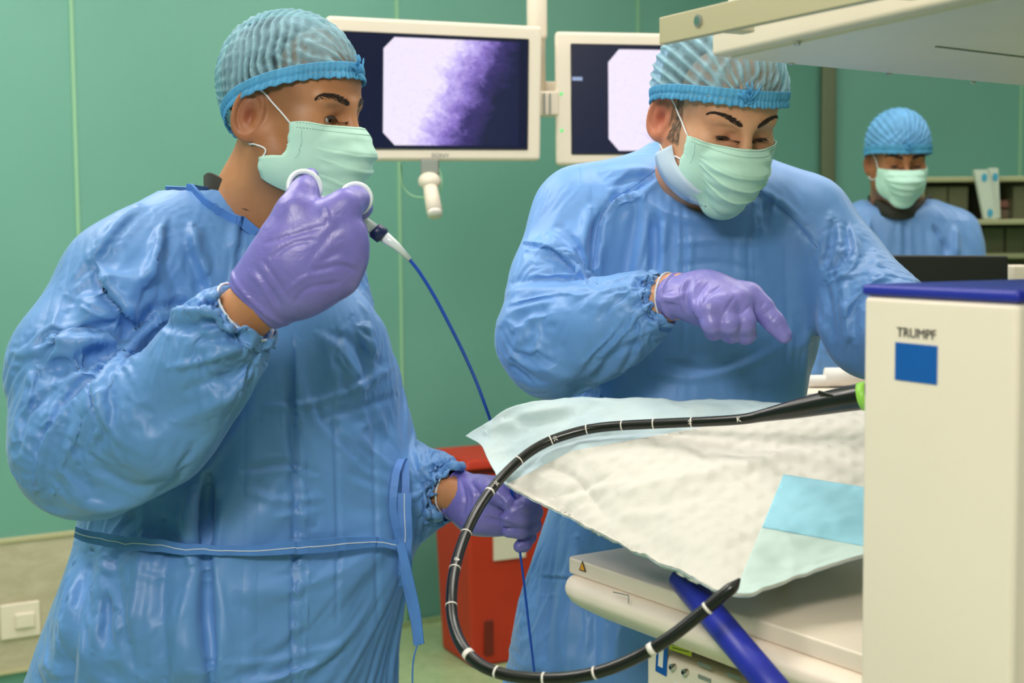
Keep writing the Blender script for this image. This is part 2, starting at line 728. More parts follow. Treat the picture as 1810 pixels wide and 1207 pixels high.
def wave_noise(v, seed, scale, n=7):
    """cheap smooth noise: sum of warped sines"""
    r = np.random.RandomState(seed)
    out = np.zeros(len(v))
    for i in range(n):
        k = r.normal(size=3)
        k *= scale * (.6 + 1.1 * r.rand()) / np.linalg.norm(k)
        k2 = r.normal(size=3) * scale * .5
        out += np.sin(v @ k + 1.6 * np.sin(v @ k2 + r.rand() * 6) + r.rand() * 6)
    return out / n


def crumple(v, f, amp, scale, seed, aniso=(1, 1, 1)):
    """creased cloth: sharp-ridged noise along the normals"""
    n = vnormals(v, f)
    w = v * np.array(aniso)
    a = 1 - np.abs(wave_noise(w, seed, scale)) * 2.4
    b = 1 - np.abs(wave_noise(w, seed + 9, scale * 2.3)) * 2.4
    m = np.clip(.5 + 1.4 * wave_noise(v, seed + 5, scale * .35), 0, 1)
    return v + n * (amp * (np.clip(a, -.4, 1) * .7 + np.clip(b, -.4, 1) * .3) * m)[:, None]


def bvh_of(v, f):
    return BVHTree.FromPolygons([tuple(p) for p in v], [tuple(int(i) for i in q) for q in f])


def surf(bvh, px, py, off=.003):
    """place on a surface seen at a pixel, lifted by off"""
    r = ray(px, py)
    h = bvh.ray_cast(Vector(CAM), Vector(r).normalized())
    if h[0] is None:
        return None, None
    n = np.array(h[1])
    if n.dot(r) > 0:
        n = -n
    return np.array(h[0]) + n * off, n


def surf_line(bvh, pts, off=.003, n=6, taut=0, far=0):
    """line on a surface; taut > 0 bridges hollows like a pulled strap"""
    out, nn = [], []
    for p in (spline(pts, n) if n else pts):
        q, m = surf(bvh, p[0], p[1], off)
        if q is not None and q[1] > far:
            out.append(q)
            nn.append(m)
    if taut and len(out) > 4:
        d = np.array([q[1] for q in out])
        k = len(d)
        mn = np.array([d[max(0, i - taut):i + taut + 1].min() for i in range(k)])
        sm = np.array([mn[max(0, i - taut):i + taut + 1].mean() for i in range(k)])
        sm = np.minimum(sm, d)
        out = [CAM + (q - CAM) * (s / q[1]) for q, s in zip(out, sm)]
    return out, nn


def settle(v, f, inner, frames=18, grow=.07, pin=None, stiff=12, bend=.6, fixed_z=None, grav=1.0):
    """lets slack cloth settle and buckle over an inner form; returns the settled vertices"""
    me = bpy.data.meshes.new('slack')
    me.from_pydata(v.tolist(), [], f.tolist())
    me.update()
    o = bpy.data.objects.new('slack', me)
    COL.objects.link(o)
    iv, jf = inner
    ime = bpy.data.meshes.new('form')
    ime.from_pydata(iv.tolist(), [], jf.tolist())
    ime.update()
    io = bpy.data.objects.new('form', ime)
    COL.objects.link(io)
    io.modifiers.new('col', 'COLLISION')
    io.collision.thickness_outer = .003
    io.collision.cloth_friction = 18
    g = o.vertex_groups.new(name='pin')
    for i in np.where(pin > .01)[0]:
        g.add([int(i)], float(pin[i]), 'REPLACE')
    m = o.modifiers.new('cloth', 'CLOTH')
    s = m.settings
    s.quality = 5
    s.mass = .12
    s.tension_stiffness = stiff
    s.compression_stiffness = stiff
    s.shear_stiffness = stiff * .5
    s.bending_stiffness = bend
    s.air_damping = 3
    s.vertex_group_mass = 'pin'
    s.pin_stiffness = 1
    s.shrink_min = -grow
    s.shrink_max = -grow
    s.effector_weights.gravity = grav
    m.collision_settings.collision_quality = 2
    m.collision_settings.distance_min = .003
    m.collision_settings.use_self_collision = False
    m.point_cache.frame_start = 1
    m.point_cache.frame_end = frames + 1
    for fr in range(1, frames + 1):
        SC.frame_set(fr)
    dg = bpy.context.evaluated_depsgraph_get()
    ev = o.evaluated_get(dg).data
    out = np.zeros(len(ev.vertices) * 3)
    ev.vertices.foreach_get('co', out)
    out = out.reshape(-1, 3)
    for x in (o, io):
        d = x.data
        bpy.data.objects.remove(x)
        bpy.data.meshes.remove(d)
    SC.frame_set(1)
    return out


def subdivide(v, f):
    """one Catmull-Clark-like refinement of a closed quad mesh"""
    me = bpy.data.meshes.new('t')
    me.from_pydata(v.tolist(), [], f.tolist())
    o = bpy.data.objects.new('t', me)
    COL.objects.link(o)
    m = o.modifiers.new('s', 'SUBSURF')
    m.levels = 1
    dg = bpy.context.evaluated_depsgraph_get()
    ev = o.evaluated_get(dg).data
    vv = np.zeros(len(ev.vertices) * 3)
    ev.vertices.foreach_get('co', vv)
    ff = np.zeros(len(ev.loops), np.int32)
    ev.loops.foreach_get('vertex_index', ff)
    vv, ff = vv.reshape(-1, 3), ff.reshape(-1, 4)
    bpy.data.objects.remove(o)
    bpy.data.meshes.remove(me)
    return vv, ff


def inner_form(G, axes, inset):
    xs, ys, zs = [np.asarray(a, np.float32) for a in axes]
    G2 = Field()
    G2.p = G.p
    v, f = G.mesh(axes)
    v = relax(v, f, 3)
    return v - vnormals(v, f) * inset, f


def gown_mesh(G, lo, hi, st, pins, zpin, h=.0065, frames=14, grow=.024, inset=.014, bend=1.6, stiff=14, sharp=1.1, refine=True, grav=.7, post=.50, slim=.005):
    """slack cloth over the form G, creased, settled and crisped"""
    v, f = G.mesh(grid_axes(lo, hi, h))
    v = relax(v, f, 2)
    v = sculpt(v, f, [(a[0], a[1] * 1.35, a[2] * .95) + tuple(a[3:]) for a in st])
    inner = inner_form(G, grid_axes(lo, hi, .012), inset)
    pin = np.clip((zpin - v[:, 2]) / .05, 0, 1)
    for c_, r_ in pins:
        pin = np.maximum(pin, np.clip(1.6 - np.linalg.norm(v - c_, axis=1) / r_, 0, 1))
    v = v - vnormals(v, f) * (slim * (1 - pin))[:, None]
    v = settle(v, f, inner, frames, grow, pin, stiff=stiff, bend=bend, grav=grav)
    if refine:
        v, f = subdivide(v, f)
    v = sculpt(v, f, [(a[0], a[1] * .9, a[2] * post) + tuple(a[3:]) for a in st])
    if sharp:
        w = relax(v, f, 5)
        d = v - w
        n = vnormals(w, f)
        q = np.clip((d * n).sum(1) * sharp, -.0022, .0022)
        v = v + n * q[:, None]
    return v, f


def snap(pts, bvh, off=.001):
    """moves points onto the nearest place of a surface"""
    out = []
    for p in pts:
        h = bvh.find_nearest(Vector(p))
        n = np.array(h[1])
        q = np.array(h[0])
        out.append(q + n * off)
    return out


# ------------------------------------------------------------------ room shell
def struct(o, lab=None):
    o['kind'] = 'structure'
    if lab:
        o['label'] = lab
    return o


m = Mat('wall_green', srgb(118, 176, 160), .38, 0, .45)
m.mix(m.noise(1.1, 3), srgb(110, 167, 151), srgb(119, 175, 159), .3, .7)
m.bump(m.noise(60, 3), .0004, .3)
M['wall'] = m.m
m = Mat('floor_green', srgb(168, 190, 140), .35, 0, .45)
m.mix(m.noise(30, 6), srgb(158, 182, 134), srgb(178, 198, 150), .35, .65)
M['floor'] = m.m
M['ceil'] = Mat('ceiling_white', srgb(228, 232, 226), .8).m
M['seam'] = Mat('seam_cream', srgb(150, 198, 160), .6).m
M['post'] = Mat('corner_post_olive', srgb(112, 120, 92), .4, .3).m
m = Mat('guard_panel', srgb(200, 190, 162), .5, 0, .4)
m.mix(m.noise(7, 6, (1, 1, 2.5), .65, .8), srgb(186, 174, 144), srgb(212, 203, 178), .3, .7)
M['guard'] = m.m
M['guard_edge'] = Mat('guard_edge', srgb(198, 190, 150), .5).m
M['white'] = Mat('white_plastic', srgb(242, 234, 226), .4).vary(.02, 6).m
M['cream'] = Mat('cream_plastic', srgb(242, 228, 210), .42).vary(.02, 4).m
M['beige'] = Mat('beige_enamel', srgb(236, 222, 202), .38).vary(.02, 4).m

T = .6
WZ = 5.477
XL, XC, YC = -3.2, 1.37, 5.477 + .6 * 1.37
wl = np.array([XL, WZ + T * XL])
wc = np.array([XC, YC])
XR, YR = 4.2, YC + .1
YB = -2.6
uw = (wc - wl) / np.linalg.norm(wc - wl)
nw = np.array([uw[1], -uw[0]])          # out of the back wall into the room


def wall_point(px, z=None, py=None, off=0.0):
    """place on the long back wall"""
    r = ray(px, py if py is not None else 600)
    # plane y = WZ + T x
    o = CAM
    s = (WZ + T * o[0] - o[1]) / (r[1] - T * r[0])
    q = o + r * s
    if z is not None:
        q[2] = z
    q[:2] += nw * off
    return q


def slab(name, pts, z0, z1, mat, push):
    a = [np.array([p[0], p[1], z0]) for p in pts]
    q = [a[0], a[1], a[1] + np.array([0, 0, z1 - z0]), a[0] + np.array([0, 0, z1 - z0])]
    return struct(MB().prism(q, np.array([push[0], push[1], 0.])).build(name, mat))


slab('wall_back', (wl, wc), 0, CEILING_Z, M['wall'], -nw * .1)
slab('wall_side', (wc, (XR, YR)), 0, CEILING_Z, M['wall'], np.array([0, .1]))
slab('wall_left', ((XL, YB), wl), 0, CEILING_Z, M['wall'], np.array([-.1, 0]))
slab('wall_right', ((XR, YB), (XR, YR)), 0, CEILING_Z, M['wall'], np.array([.1, 0]))
slab('wall_front', ((XL, YB), (XR, YB)), 0, CEILING_Z, M['wall'], np.array([0, -.1]))
struct(MB().box(((XL + XR) / 2, (YB + YR) / 2, -.05), (XR - XL + .4, YR - YB + .4, .1)).build('floor', M['floor']))
struct(MB().box(((XL + XR) / 2, (YB + YR) / 2, CEILING_Z + .05), (XR - XL + .4, YR - YB + .4, .1)).build('ceiling', M['ceil']))
em = Mat('panel_glow', srgb(255, 252, 240), .5)
em.b.inputs['Emission Color'].default_value = (1, .97, .9, 1)
em.b.inputs['Emission Strength'].default_value = 2.5
for i, (px_, py_, pw_) in enumerate(PANELS):
    struct(MB().box((px_, py_, CEILING_Z - .008), (1.2, .6, .016)).build('trim_%d' % (i + 1), em.m))
k = len(PANELS) + 1
# joints between the wall sheets, corner post
for px in (144, 709, 1128):
    p = wall_point(px)
    R3 = frame((0, 0, 1), (uw[0], uw[1], 0))
    struct(MB().box((p[0] + nw[0] * .002, p[1] + nw[1] * .002, CEILING_Z / 2), (.012, .006, CEILING_Z), R3).build('trim_%d' % k, M['seam']))
    k += 1
struct(MB().box((wc[0] + .02, wc[1] - .02, CEILING_Z / 2), (.062, .05, CEILING_Z)).build('trim_%d' % k, M['post'], bevel=.006))
p = P(1797, 200, YR - .02)
struct(MB().box((p[0], YC + (YR - YC) * (p[0] - XC) / (XR - XC) - .003, CEILING_Z / 2), (.014, .006, CEILING_Z)).build('trim_%d' % (k + 1), M['seam']))
# coved skirting along the wall
a, b = wl + nw * .006, wc + nw * .006
sk = [np.array([a[0], a[1], 0]), np.array([b[0], b[1], 0]), np.array([b[0], b[1], .022]), np.array([a[0], a[1], .022])]
struct(MB().prism(sk, np.array([nw[0] * .012, nw[1] * .012, 0])).build('baseboard_back', M['floor']))

# guard panel low on the wall at left, with a socket
g0, g1 = wall_point(-330), wall_point(330)
q = [np.array([g0[0], g0[1], .08]), np.array([g1[0], g1[1], .08]), np.array([g1[0], g1[1], .494]), np.array([g0[0], g0[1], .494])]
gp = MB().prism(q, np.array([nw[0] * .018, nw[1] * .018, 0])).build('wall_guard_panel', M['guard'], bevel=.003)
tag(gp, 'mottled beige guard panel low on the green wall at left, behind the side-facing person', 'wall panel')
for nm, z in (('top_edge', .500), ('bottom_edge', .074)):
    a, b = np.array([g0[0], g0[1], z]), np.array([g1[0], g1[1], z])
    q = [a + [0, 0, -.007], b + [0, 0, -.007], b + [0, 0, .007], a + [0, 0, .007]]
    MB().prism(q, np.array([nw[0] * .024, nw[1] * .024, 0])).build(nm, M['guard_edge'], gp, bevel=.002)
R3 = frame((nw[0], nw[1], 0), (uw[0], uw[1], 0))
sp = wall_point(33, py=1093, off=.024)
sw = empty('wall_socket', sp, 'cream rectangular wall socket plate with raised switch on the beige guard panel', 'wall socket')
MB().box(sp + 0, (.125, .115, .014), R3).build('plate', M['cream'], sw, bevel=.006, seg=3)
MB().box(sp + R3[:, 2] * .009 + R3[:, 0] * .012, (.062, .048, .020), R3).build('switch', M['cream'], sw, bevel=.005, seg=3)


# ------------------------------------------------------------------ heads
class Head:
    """a head placed at o (midway between the ears), facing f, s = scale"""

    def __init__(s, o, yaw, pitch, roll=0, sc=1.0):
        # yaw measured from facing the camera (-Y) towards +X
        y = math.radians(yaw)
        p = math.radians(pitch)
        f = np.array([math.sin(y) * math.cos(p), -math.cos(y) * math.cos(p), -math.sin(p)])
        u = np.array([math.sin(y) * math.sin(p), -math.cos(y) * math.sin(p), math.cos(p)])
        x = np.cross(f, u)
        r = math.radians(roll)
        x, u = x * math.cos(r) + u * math.sin(r), u * math.cos(r) - x * math.sin(r)
        s.R = np.stack([x, f, u], 1)
        s.o = np.array(o, float)
        s.s = sc

    def __call__(s, *p):
        p = np.array(p[0] if len(p) == 1 else p, float)
        return s.o + (s.R @ p.T).T * s.s

    def loc(s, w):
        return ((np.asarray(w) - s.o) @ s.R) / s.s


def head_field(F, H, open_eye=.35, look=0.0, face_w=1.0, young=1.0):
    R, sc = H.R, H.s

    def E(c, r, k=.015, op='u', rot=None):
        F.el(H(c), np.array(r) * sc, R if rot is None else R @ rot, k, op)

    def C(a, b, ra, rb=None, k=.015, op='u', flat=None, fs=1.0):
        F.rc(H(a), H(b), ra * sc, (ra if rb is None else rb) * sc, k, op, None if flat is None else R @ np.array(flat), fs)
    w = face_w
    E((0, -.018, .045), (.077 * w, .098, .086), .01)
    E((0, .032, .052), (.066 * w, .060, .060), .03)
    E((0, .030, -.015), (.064 * w, .058, .080), .03)
    E((0, .028, -.072), (.054 * w, .056, .046), .03)
    for m in (-1, 1):
        C((m * .056 * w, -.008, -.035), (m * .046 * w, .012, -.072), .020, .018, .03)
        C((m * .046 * w, .012, -.074), (m * .014, .070, -.104), .018, .016, .03)
        E((m * .043 * w, .056, -.020), (.024, .026, .020), .025)          # cheekbone
        E((m * .034, .058, -.060), (.028, .030, .030), .025)              # cheek
        C((m * .012, .087, .022), (m * .044 * w, .074, .024), .0095, .009, .014)   # brow ridge
    E((0, .076, -.104), (.020, .018, .016), .02)                         # chin
    E((0, .078, -.062), (.028, .016, .020), .015)                        # mouth mound
    C((0, .089, .020), (0, .106, -.022), .0085, .0105, .012)             # nose
    E((0, .112, -.030), (.0125, .013, .011), .008)
    for m in (-1, 1):
        E((m * .013, .103, -.034), (.009, .011, .008), .006)
    E((0, .094, -.056), (.022, .008, .005), .004)                        # lips
    E((0, .093, -.067), (.019, .008, .006), .004)
    for m in (-1, 1):
        E((m * .032, .096, .004), (.0175, .012, .0125), .012, 's')        # eye socket
        E((m * .0315, .0705, .003), (.0165, .0155, .0145), .005)         # lids over the ball
        # the slit between the lids
        E((m * .0315, .088, -.003), (.0135, .012, .0052 * open_eye + .0004), .002, 's')
        C((m * .018, .084, .013), (m * .046, .074, .010), .0035, .003, .006)       # fold over the upper lid
        C((m * .019, .083, -.012), (m * .040, .078, -.014), .003, .0025, .007)     # pouch under the eye
    # ears
    for m in (-1, 1):
        a = math.radians(24 * m)
        t = math.radians(-12)
        # x axis of the ear plane points backwards, its normal sideways and a little forwards
        nz = np.array([m * math.cos(a * m), math.sin(abs(a)), 0])
        e = frame(nz, (0, -1, 0))
        tilt = np.array([[math.cos(t), -math.sin(t), 0], [math.sin(t), math.cos(t), 0], [0, 0, 1]])
        e = e @ (tilt if m > 0 else tilt.T)
        c = np.array([m * .0775 * w, -.020, -.008])
        up = e[:, 1] if e[2, 1] > 0 else -e[:, 1]
        bk = e[:, 0]
        E(c, (.0190, .0335, .0040), .004, 'u', e)
        F.torus(H(c + bk * .002 + nz * .003), R @ e, .0195 * sc, .0325 * sc, .0040 * sc, .0025)
        F.torus(H(c + bk * -.001 + nz * .001 - up * .001), R @ e, .0115 * sc, .0200 * sc, .0030 * sc, .003)
        E(c - bk * .003 - up * .004 + nz * .0075, (.0082, .0125, .0080), .003, 's', e)
        E(c - up * .030 - bk * .007 + nz * .001, (.009, .010, .005), .006, 'u', e)   # lobe
        C(c - bk * .013 + up * .004, c - bk * .013 - up * .010, .0045, .0045, .006)  # tragus
    C((0, -.020, -.050), (0, -.040, -.100), .052, .053, .03)
    return F


def head_tint(H, v, temple=.5, beard=.5, ears=.25, light=1.0):
    """skin tint: stubble on jaw and temples, redder ears and lids (colour the skin has of itself); ear bowls darker and redder"""
    q = H.loc(v)
    x, y, z = np.abs(q[:, 0]), q[:, 1], q[:, 2]
    g = lambda a, s: 1 / (1 + np.exp(-a / s))
    near = (np.abs(q) < .2).all(1)
    stub = g(-.045 - z, .008) * g(z + .125, .008) * g(y + .02, .01) * beard * near
    side = g(z + .01, .008) * g(x - .050, .004) * g(.062 - y - .3 * z, .006) * temple * near
    scalp = g(.035 - y, .02) * g(z - .03, .01) * temple * .8 * near
    nape = g(-.035 - y, .006) * g(z + .07, .010) * temple * near
    dark = np.clip(np.maximum.reduce([stub, side, scalp, nape]), 0, 1)
    c = np.ones((len(v), 4))
    for i, t in enumerate((.34, .34, .36)):
        c[:, i] = 1 - dark * (1 - t)
    red = g(x - .074, .002) * (np.abs(y + .02) < .04) * (np.abs(z) < .045) * ears * near
    lid = np.exp(-((x - .031) / .016) ** 2 - ((z - .002) / .012) ** 2) * (y > .06) * near
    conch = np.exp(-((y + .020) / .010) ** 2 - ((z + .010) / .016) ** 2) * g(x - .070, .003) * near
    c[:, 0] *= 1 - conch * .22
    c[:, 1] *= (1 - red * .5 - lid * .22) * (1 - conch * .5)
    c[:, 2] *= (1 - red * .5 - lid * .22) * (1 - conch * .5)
    c[:, 0] *= 1 - lid * .10
    return c


def set_tint(o, c):
    a = o.data.color_attributes.new('tint', 'FLOAT_COLOR', 'POINT')
    a.data.foreach_set('color', c.astype(np.float32).ravel())


def eyes(H, parent, gaze=(0, 1, -.4)):
    g = np.array(gaze, float)
    g /= np.linalg.norm(g)
    for m in (-1, 1):
        c = np.array([m * .0315, .0725, .0015])
        e = MB().sphere(H(c), .0128 * H.s, None, 20, 14).build('eye', M['eye'], parent, True)
        fr = frame(H.R @ g)
        i = MB()
        i.sphere(H(c) + fr[:, 2] * .0096 * H.s, np.array([.0058, .0058, .0037]) * H.s, fr, 18, 10)
        i.build('iris', M['iris'], e, True)


def brows(H, F, parent, thick=1.0, angle=0.0):
    rnd = random.Random(5)
    for m in (-1, 1):
        mb = MB()
        base, tip, rad = [], [], []
        for i in range(330):
            t = rnd.random()
            hw = (.0048 - .0030 * t) * thick * min(1, t * 8 + .35)
            s = (rnd.random() - .5) * 2 * hw
            x = m * (.012 + .040 * t)
            z = .0235 + .008 * math.sin(t * 2.6) - .004 * t + s + angle * (t - .3)
            base.append((x, .10 - .03 * t, z))
            tip.append((x + m * (.0045 + .002 * t), .10 - .03 * t, z + .0025 * (1 - t) - s * .5))
        b = F.project(H(np.array(base)), 0)
        e = F.project(H(np.array(tip)), .0012)
        for p, q in zip(b, e):
            mb.tube([p, (p + q) / 2, q], [.00040, .00036, .0001], 4, False)
        mb.build('eyebrow', M['brow'], parent, True)
        # lashes along the upper lid
        mb = MB()
        bs, es = [], []
        for i in range(60):
            t = i / 59
            x = m * (.018 + .029 * t)
            z = -.0005 + .0022 * math.sin(t * 3.1)
            bs.append((x, .10, z))
            es.append((x + m * .002 * (t - .3), .10, z - .002))
        b = F.project(H(np.array(bs)), .0002)
        e = F.project(H(np.array(es)), .0045)
        for p, q in zip(b, e):
            mb.tube([p, (p + q) / 2, q], [.0005, .0004, .0001], 4, False)
        mb.build('eyelashes', M['brow'], parent, True)


CAPD = dict(c=(0, -.014, .042), r=(.088, .112, .103))


def cap_point(th, s, front=.050, nape=-.040, side=.020, c=CAPD['c'], r=CAPD['r']):
    """th 0 = forehead, s 0 = rim, 1 = crown"""
    cf = (1 + math.cos(th)) / 2
    zr = nape + (front - nape) * cf ** .9
    zr = zr + (side - (nape + (front - nape) * .5 ** .9)) * math.sin(th) ** 2
    cz = max(-.97, min(.97, (zr - c[2]) / r[2]))
    ph = math.acos(cz) * (1 - s)
    return np.array([c[0] + r[0] * math.sin(ph) * math.sin(th), c[1] + r[1] * math.sin(ph) * math.cos(th), c[2] + r[2] * math.cos(ph)])


def cap(H, parent, style, mat, band, hair, rim=(.050, -.040, .020), c=CAPD['c'], r=CAPD['r'], nu=260, nv=110, seed=1, knot=0.0):
    kw = dict(front=rim[0], nape=rim[1], side=rim[2], c=c, r=r)
    v, f = [], []
    for j in range(nv + 1):
        for i in range(nu):
            v.append(cap_point(2 * math.pi * i / nu, j / nv, **kw))
    v = np.array(v)
    f = [(j * nu + i, j * nu + (i + 1) % nu, (j + 1) * nu + (i + 1) % nu, (j + 1) * nu + i) for j in range(nv) for i in range(nu)]
    S = np.repeat(np.arange(nv + 1) / nv, nu)
    n = (v - np.array(c)) / np.array(r) ** 2
    n /= np.linalg.norm(n, axis=1, keepdims=True)
    wob = wave_noise(v, seed, 60)
    wob2 = wave_noise(v, seed + 3, 25)
    az = np.arctan2(v[:, 0], v[:, 2] - c[2] + .03)            # angle about the front-to-back axis
    if style == 'side':
        # crinkles across the strip, most of them above the ears
        ph = (v[:, 1] * 1.0 + v[:, 2] * .30) * 480 + wob * 4.5 + wob2 * 3.5
        rid = 1 - np.abs(np.sin(ph / 2)) * 2
        m = np.exp(-((v[:, 1] + .012) / .070) ** 2) * np.clip(1.25 - S * .75, 0, 1)
        ph2 = az * 34 + wob2 * 3
        rid2 = 1 - np.abs(np.sin(ph2 / 2)) * 2
        m2 = np.clip(np.abs(v[:, 1] + .014) / .10, 0, 1) ** 1.2
        am = np.clip(.65 + .9 * wave_noise(v, seed + 7, 38), .1, 1.5)
        d = .0030 * rid * m * am + .0022 * rid2 * m2 * am + .0026 * wob2 + .0009 * wave_noise(v, seed + 8, 260)
    else:
        ph = az * 44 + wob2 * 2.6
        rid = 1 - np.abs(np.sin(ph / 2)) * 2
        ph2 = v[:, 0] * 300 + v[:, 2] * 200 + wob * 6
        rid2 = 1 - np.abs(np.sin(ph2 / 2)) * 2
        d = .0019 * rid + .0015 * rid2 * np.clip(v[:, 1] / .08, 0, 1) + .003 * wob2
    d = d * np.clip(S * 9, .25, 1)
    # gathered towards the knot over the forehead
    if knot:
        kp = cap_point(knot, .05, **kw)
        dk = np.linalg.norm(v - kp, axis=1)
        ang = np.arctan2(v[:, 0] - kp[0], v[:, 2] - kp[2])
        d = d + .0032 * (1 - 2 * np.abs(np.sin(ang * 9 + wob2 * 2))) * np.exp(-dk / .045) - .004 * np.exp(-(dk / .015) ** 2)
    w = v + n * d[:, None]
    fab = mesh('cap_fabric', H(w), f, mat, parent)
    ga = fab.data.attributes.new('gather', 'FLOAT', 'POINT')
    ga.data.foreach_set('value', np.clip(.36 + d * 135, 0, 1).astype(np.float32))
    so = fab.modifiers.new('thickness', 'SOLIDIFY')
    so.thickness = .0004
    # elastic rim: gathered frill
    fv, ff = [], []
    nb, nw = 420, 12
    for j in range(nw + 1):
        for i in range(nb):
            th = 2 * math.pi * i / nb
            s = j / nw
            p = cap_point(th, 0, **kw)
            q = cap_point(th, .10 + .035 * math.cos(th), **kw)
            q = p + (q - p) * s
            nn = (q - np.array(c)) / np.array(r) ** 2
            nn /= np.linalg.norm(nn)
            fr = math.sin(th * 83 + 2.5 * math.sin(th * 7)) * .0016 * (1.15 - s)
            low = (.0035 + .0012 * math.sin(th * 37)) * (1 - s) ** 2
            pinch = .0018 * math.exp(-((s - .38) / .10) ** 2)
            fv.append(q + nn * (.0030 + fr - pinch) + np.array([0, 0, -1]) * low)
    ff = [(j * nb + i, j * nb + (i + 1) % nb, (j + 1) * nb + (i + 1) % nb, (j + 1) * nb + i) for j in range(nw) for i in range(nb)]
    b = mesh('elastic_band', H(np.array(fv)), ff, band, parent)
    ga = b.data.attributes.new('gather', 'FLOAT', 'POINT')
    ga.data.foreach_set('value', [.5 + .45 * math.cos(2 * math.pi * (i % nb) / nb) * (1 - (i // nb) / nw * .8) for i in range(len(fv))])
    so = b.modifiers.new('thickness', 'SOLIDIFY')
    so.thickness = .0006
    if knot:
        kp = cap_point(knot, .07, **kw)
        mb = MB()
        rnd = random.Random(3)
        for k in range(12):
            a = kp + np.array([rnd.uniform(-.004, .004), .003, rnd.uniform(-.010, .010)])
            e = kp + np.array([rnd.uniform(-.018, .018), .002, rnd.uniform(-.012, .024)])
            mid = (a + e) / 2 + np.array([0, .004, 0])
            mb.tube([H(x) for x in spline([a, mid, e], 3)], [.0016] * 6 + [.0006], 6)
        mb.build('gathered_knot', band, parent, True)
    # short hair under the cap
    if hair:
        hv, hf = [], []
        for j in range(17):
            for i in range(48):
                p = cap_point(2 * math.pi * i / 48, j / 16 * 1.0, rim[0] + .004, rim[1] - .012, rim[2] + .006, c=(0, -.0175, .046), r=(.0812, .1010, .0900))
                hv.append(p)
        hf = [(j * 48 + i, j * 48 + (i + 1) % 48, (j + 1) * 48 + (i + 1) % 48, (j + 1) * 48 + i) for j in range(16) for i in range(48)]
        mesh('hair', H(np.array(hv)), hf, hair, parent)


def mask(H, F, parent, w=.0665, flap=1.0, drop=-.134, stitches=True, ear=(.0775, -.020, -.008), side='both'):
    ns, nt = 60, 72

    def pt(s, t, lift=0.0):
        zt = -.007 - .006 * s * s
        zb = drop + (.046 + .018 * (1 - flap)) * abs(s) ** 2.2
        z = zt + (zb - zt) * t
        ww = w * (1 - .10 * max(0, t - .55) ** 1.3 / .35)
        yc = np.interp(t, [0, .12, .28, .5, .75, .9, 1], [.1125, .127, .1385, .133, .118, .104, .083])
        ys = np.interp(t, [0, .5, .62, .70, 1], [.046 + .010 * (1 - flap), .042 + .012 * (1 - flap), .036 + .016 * (1 - flap), .050 - .046 * flap, .050 - .044 * flap])
        if flap < 1 and t > .45:
            ww *= 1 - .13 * (t - .45) / .55
        q = 1 - abs(s) ** 2.1
        y = ys + (yc - ys) * q
        x = ww * math.sin(s * 1.15) / math.sin(1.15)
        # three pleats opened over the nose and chin
        pl = 0.0
        for tp in (.30, .47, .66):
            u = (t + .05 * s * s * (1 if tp > .4 else -1) - tp) / .085
            if 0 <= u <= 1:
                pl += .0034 * (1 - u) ** 1.5 * (1 if u > .06 else u / .06)
        wr = .0012 * math.sin(s * 9 + t * 14) * math.sin(t * 7 + s * 3) * (1 - .5 * abs(s)) + .0009 * math.sin(t * 31 - 9 * s * s)
        side = 0.0
        p = np.array([x, y, z])
        nn = np.array([x * .9, .05 + .04 * q, -.02 * (t - .3)])
        nn /= np.linalg.norm(nn)
        return p + nn * (pl + wr + side + lift)
    v = [pt(-1 + 2 * i / ns, j / nt) for j in range(nt + 1) for i in range(ns + 1)]
    f = [(j * (ns + 1) + i, j * (ns + 1) + i + 1, (j + 1) * (ns + 1) + i + 1, (j + 1) * (ns + 1) + i) for j in range(nt) for i in range(ns)]
    def clear(pts, off):
        pts = np.array(pts, float)
        for _ in range(3):
            d = F.at(pts)
            pts = pts + F.grad(pts, .002) * np.maximum(off - d, 0)[:, None]
        return pts
    mv = clear(H(np.array(v)), .0035)
    mf = np.array(f)
    mv = mv * .75 + relax(mv, mf, 1, .5) * .25
    root = mesh('face_mask', mv, f, M['mask'], parent)
    so = root.modifiers.new('thickness', 'SOLIDIFY')
    so.thickness = .0011
    so.offset = -1
    if stitches:
        for t in (.018, .075):
            mb = MB()
            for i in range(80):
                s0 = -.95 + 1.9 * i / 80
                a, b = pt(s0, t, .0005), pt(s0 + .011, t, .0005)
                mb.tube(clear([H(a), H(b)], .004), .00038, 4, False)
            mb.build('seam', M['mask_line'], root, True)
        for m in (-.90, .90):
            mb = MB()
            for i in range(22):
                a, b = pt(m, .10 + .48 * i / 22, .0005), pt(m, .10 + .48 * i / 22 + .009, .0005)
                mb.tube(clear([H(a), H(b)], .004), .0003, 4, False)
            mb.build('side_seam', M['mask_line'], root, True)
    for m in (-1, 1):
        a, b = pt(m, .02), pt(m, .93 if stitches else .9)
        b = pt(m, .80)
        ex, ey, ez = m * (ear[0] + .002), ear[1], ear[2]
        top = [a, np.array([m * .0725, .012, .012]), np.array([ex, ey + .016, ez + .033]), np.array([ex - m * .006, ey - .004, ez + .034]),
               np.array([ex - m * .013, ey - .0215, ez + .012]), np.array([ex - m * .014, ey - .019, ez - .012]),
               np.array([ex - m * .009, ey - .002, ez - .034]), np.array([m * .069, .010, -.055]), b]
        mb = MB().tube(clear([H(p) for p in spline(top, 8)], .0016), .0013 * H.s, 6)
        mb.build('ear_loop', M['loop'], root, True)
    return root


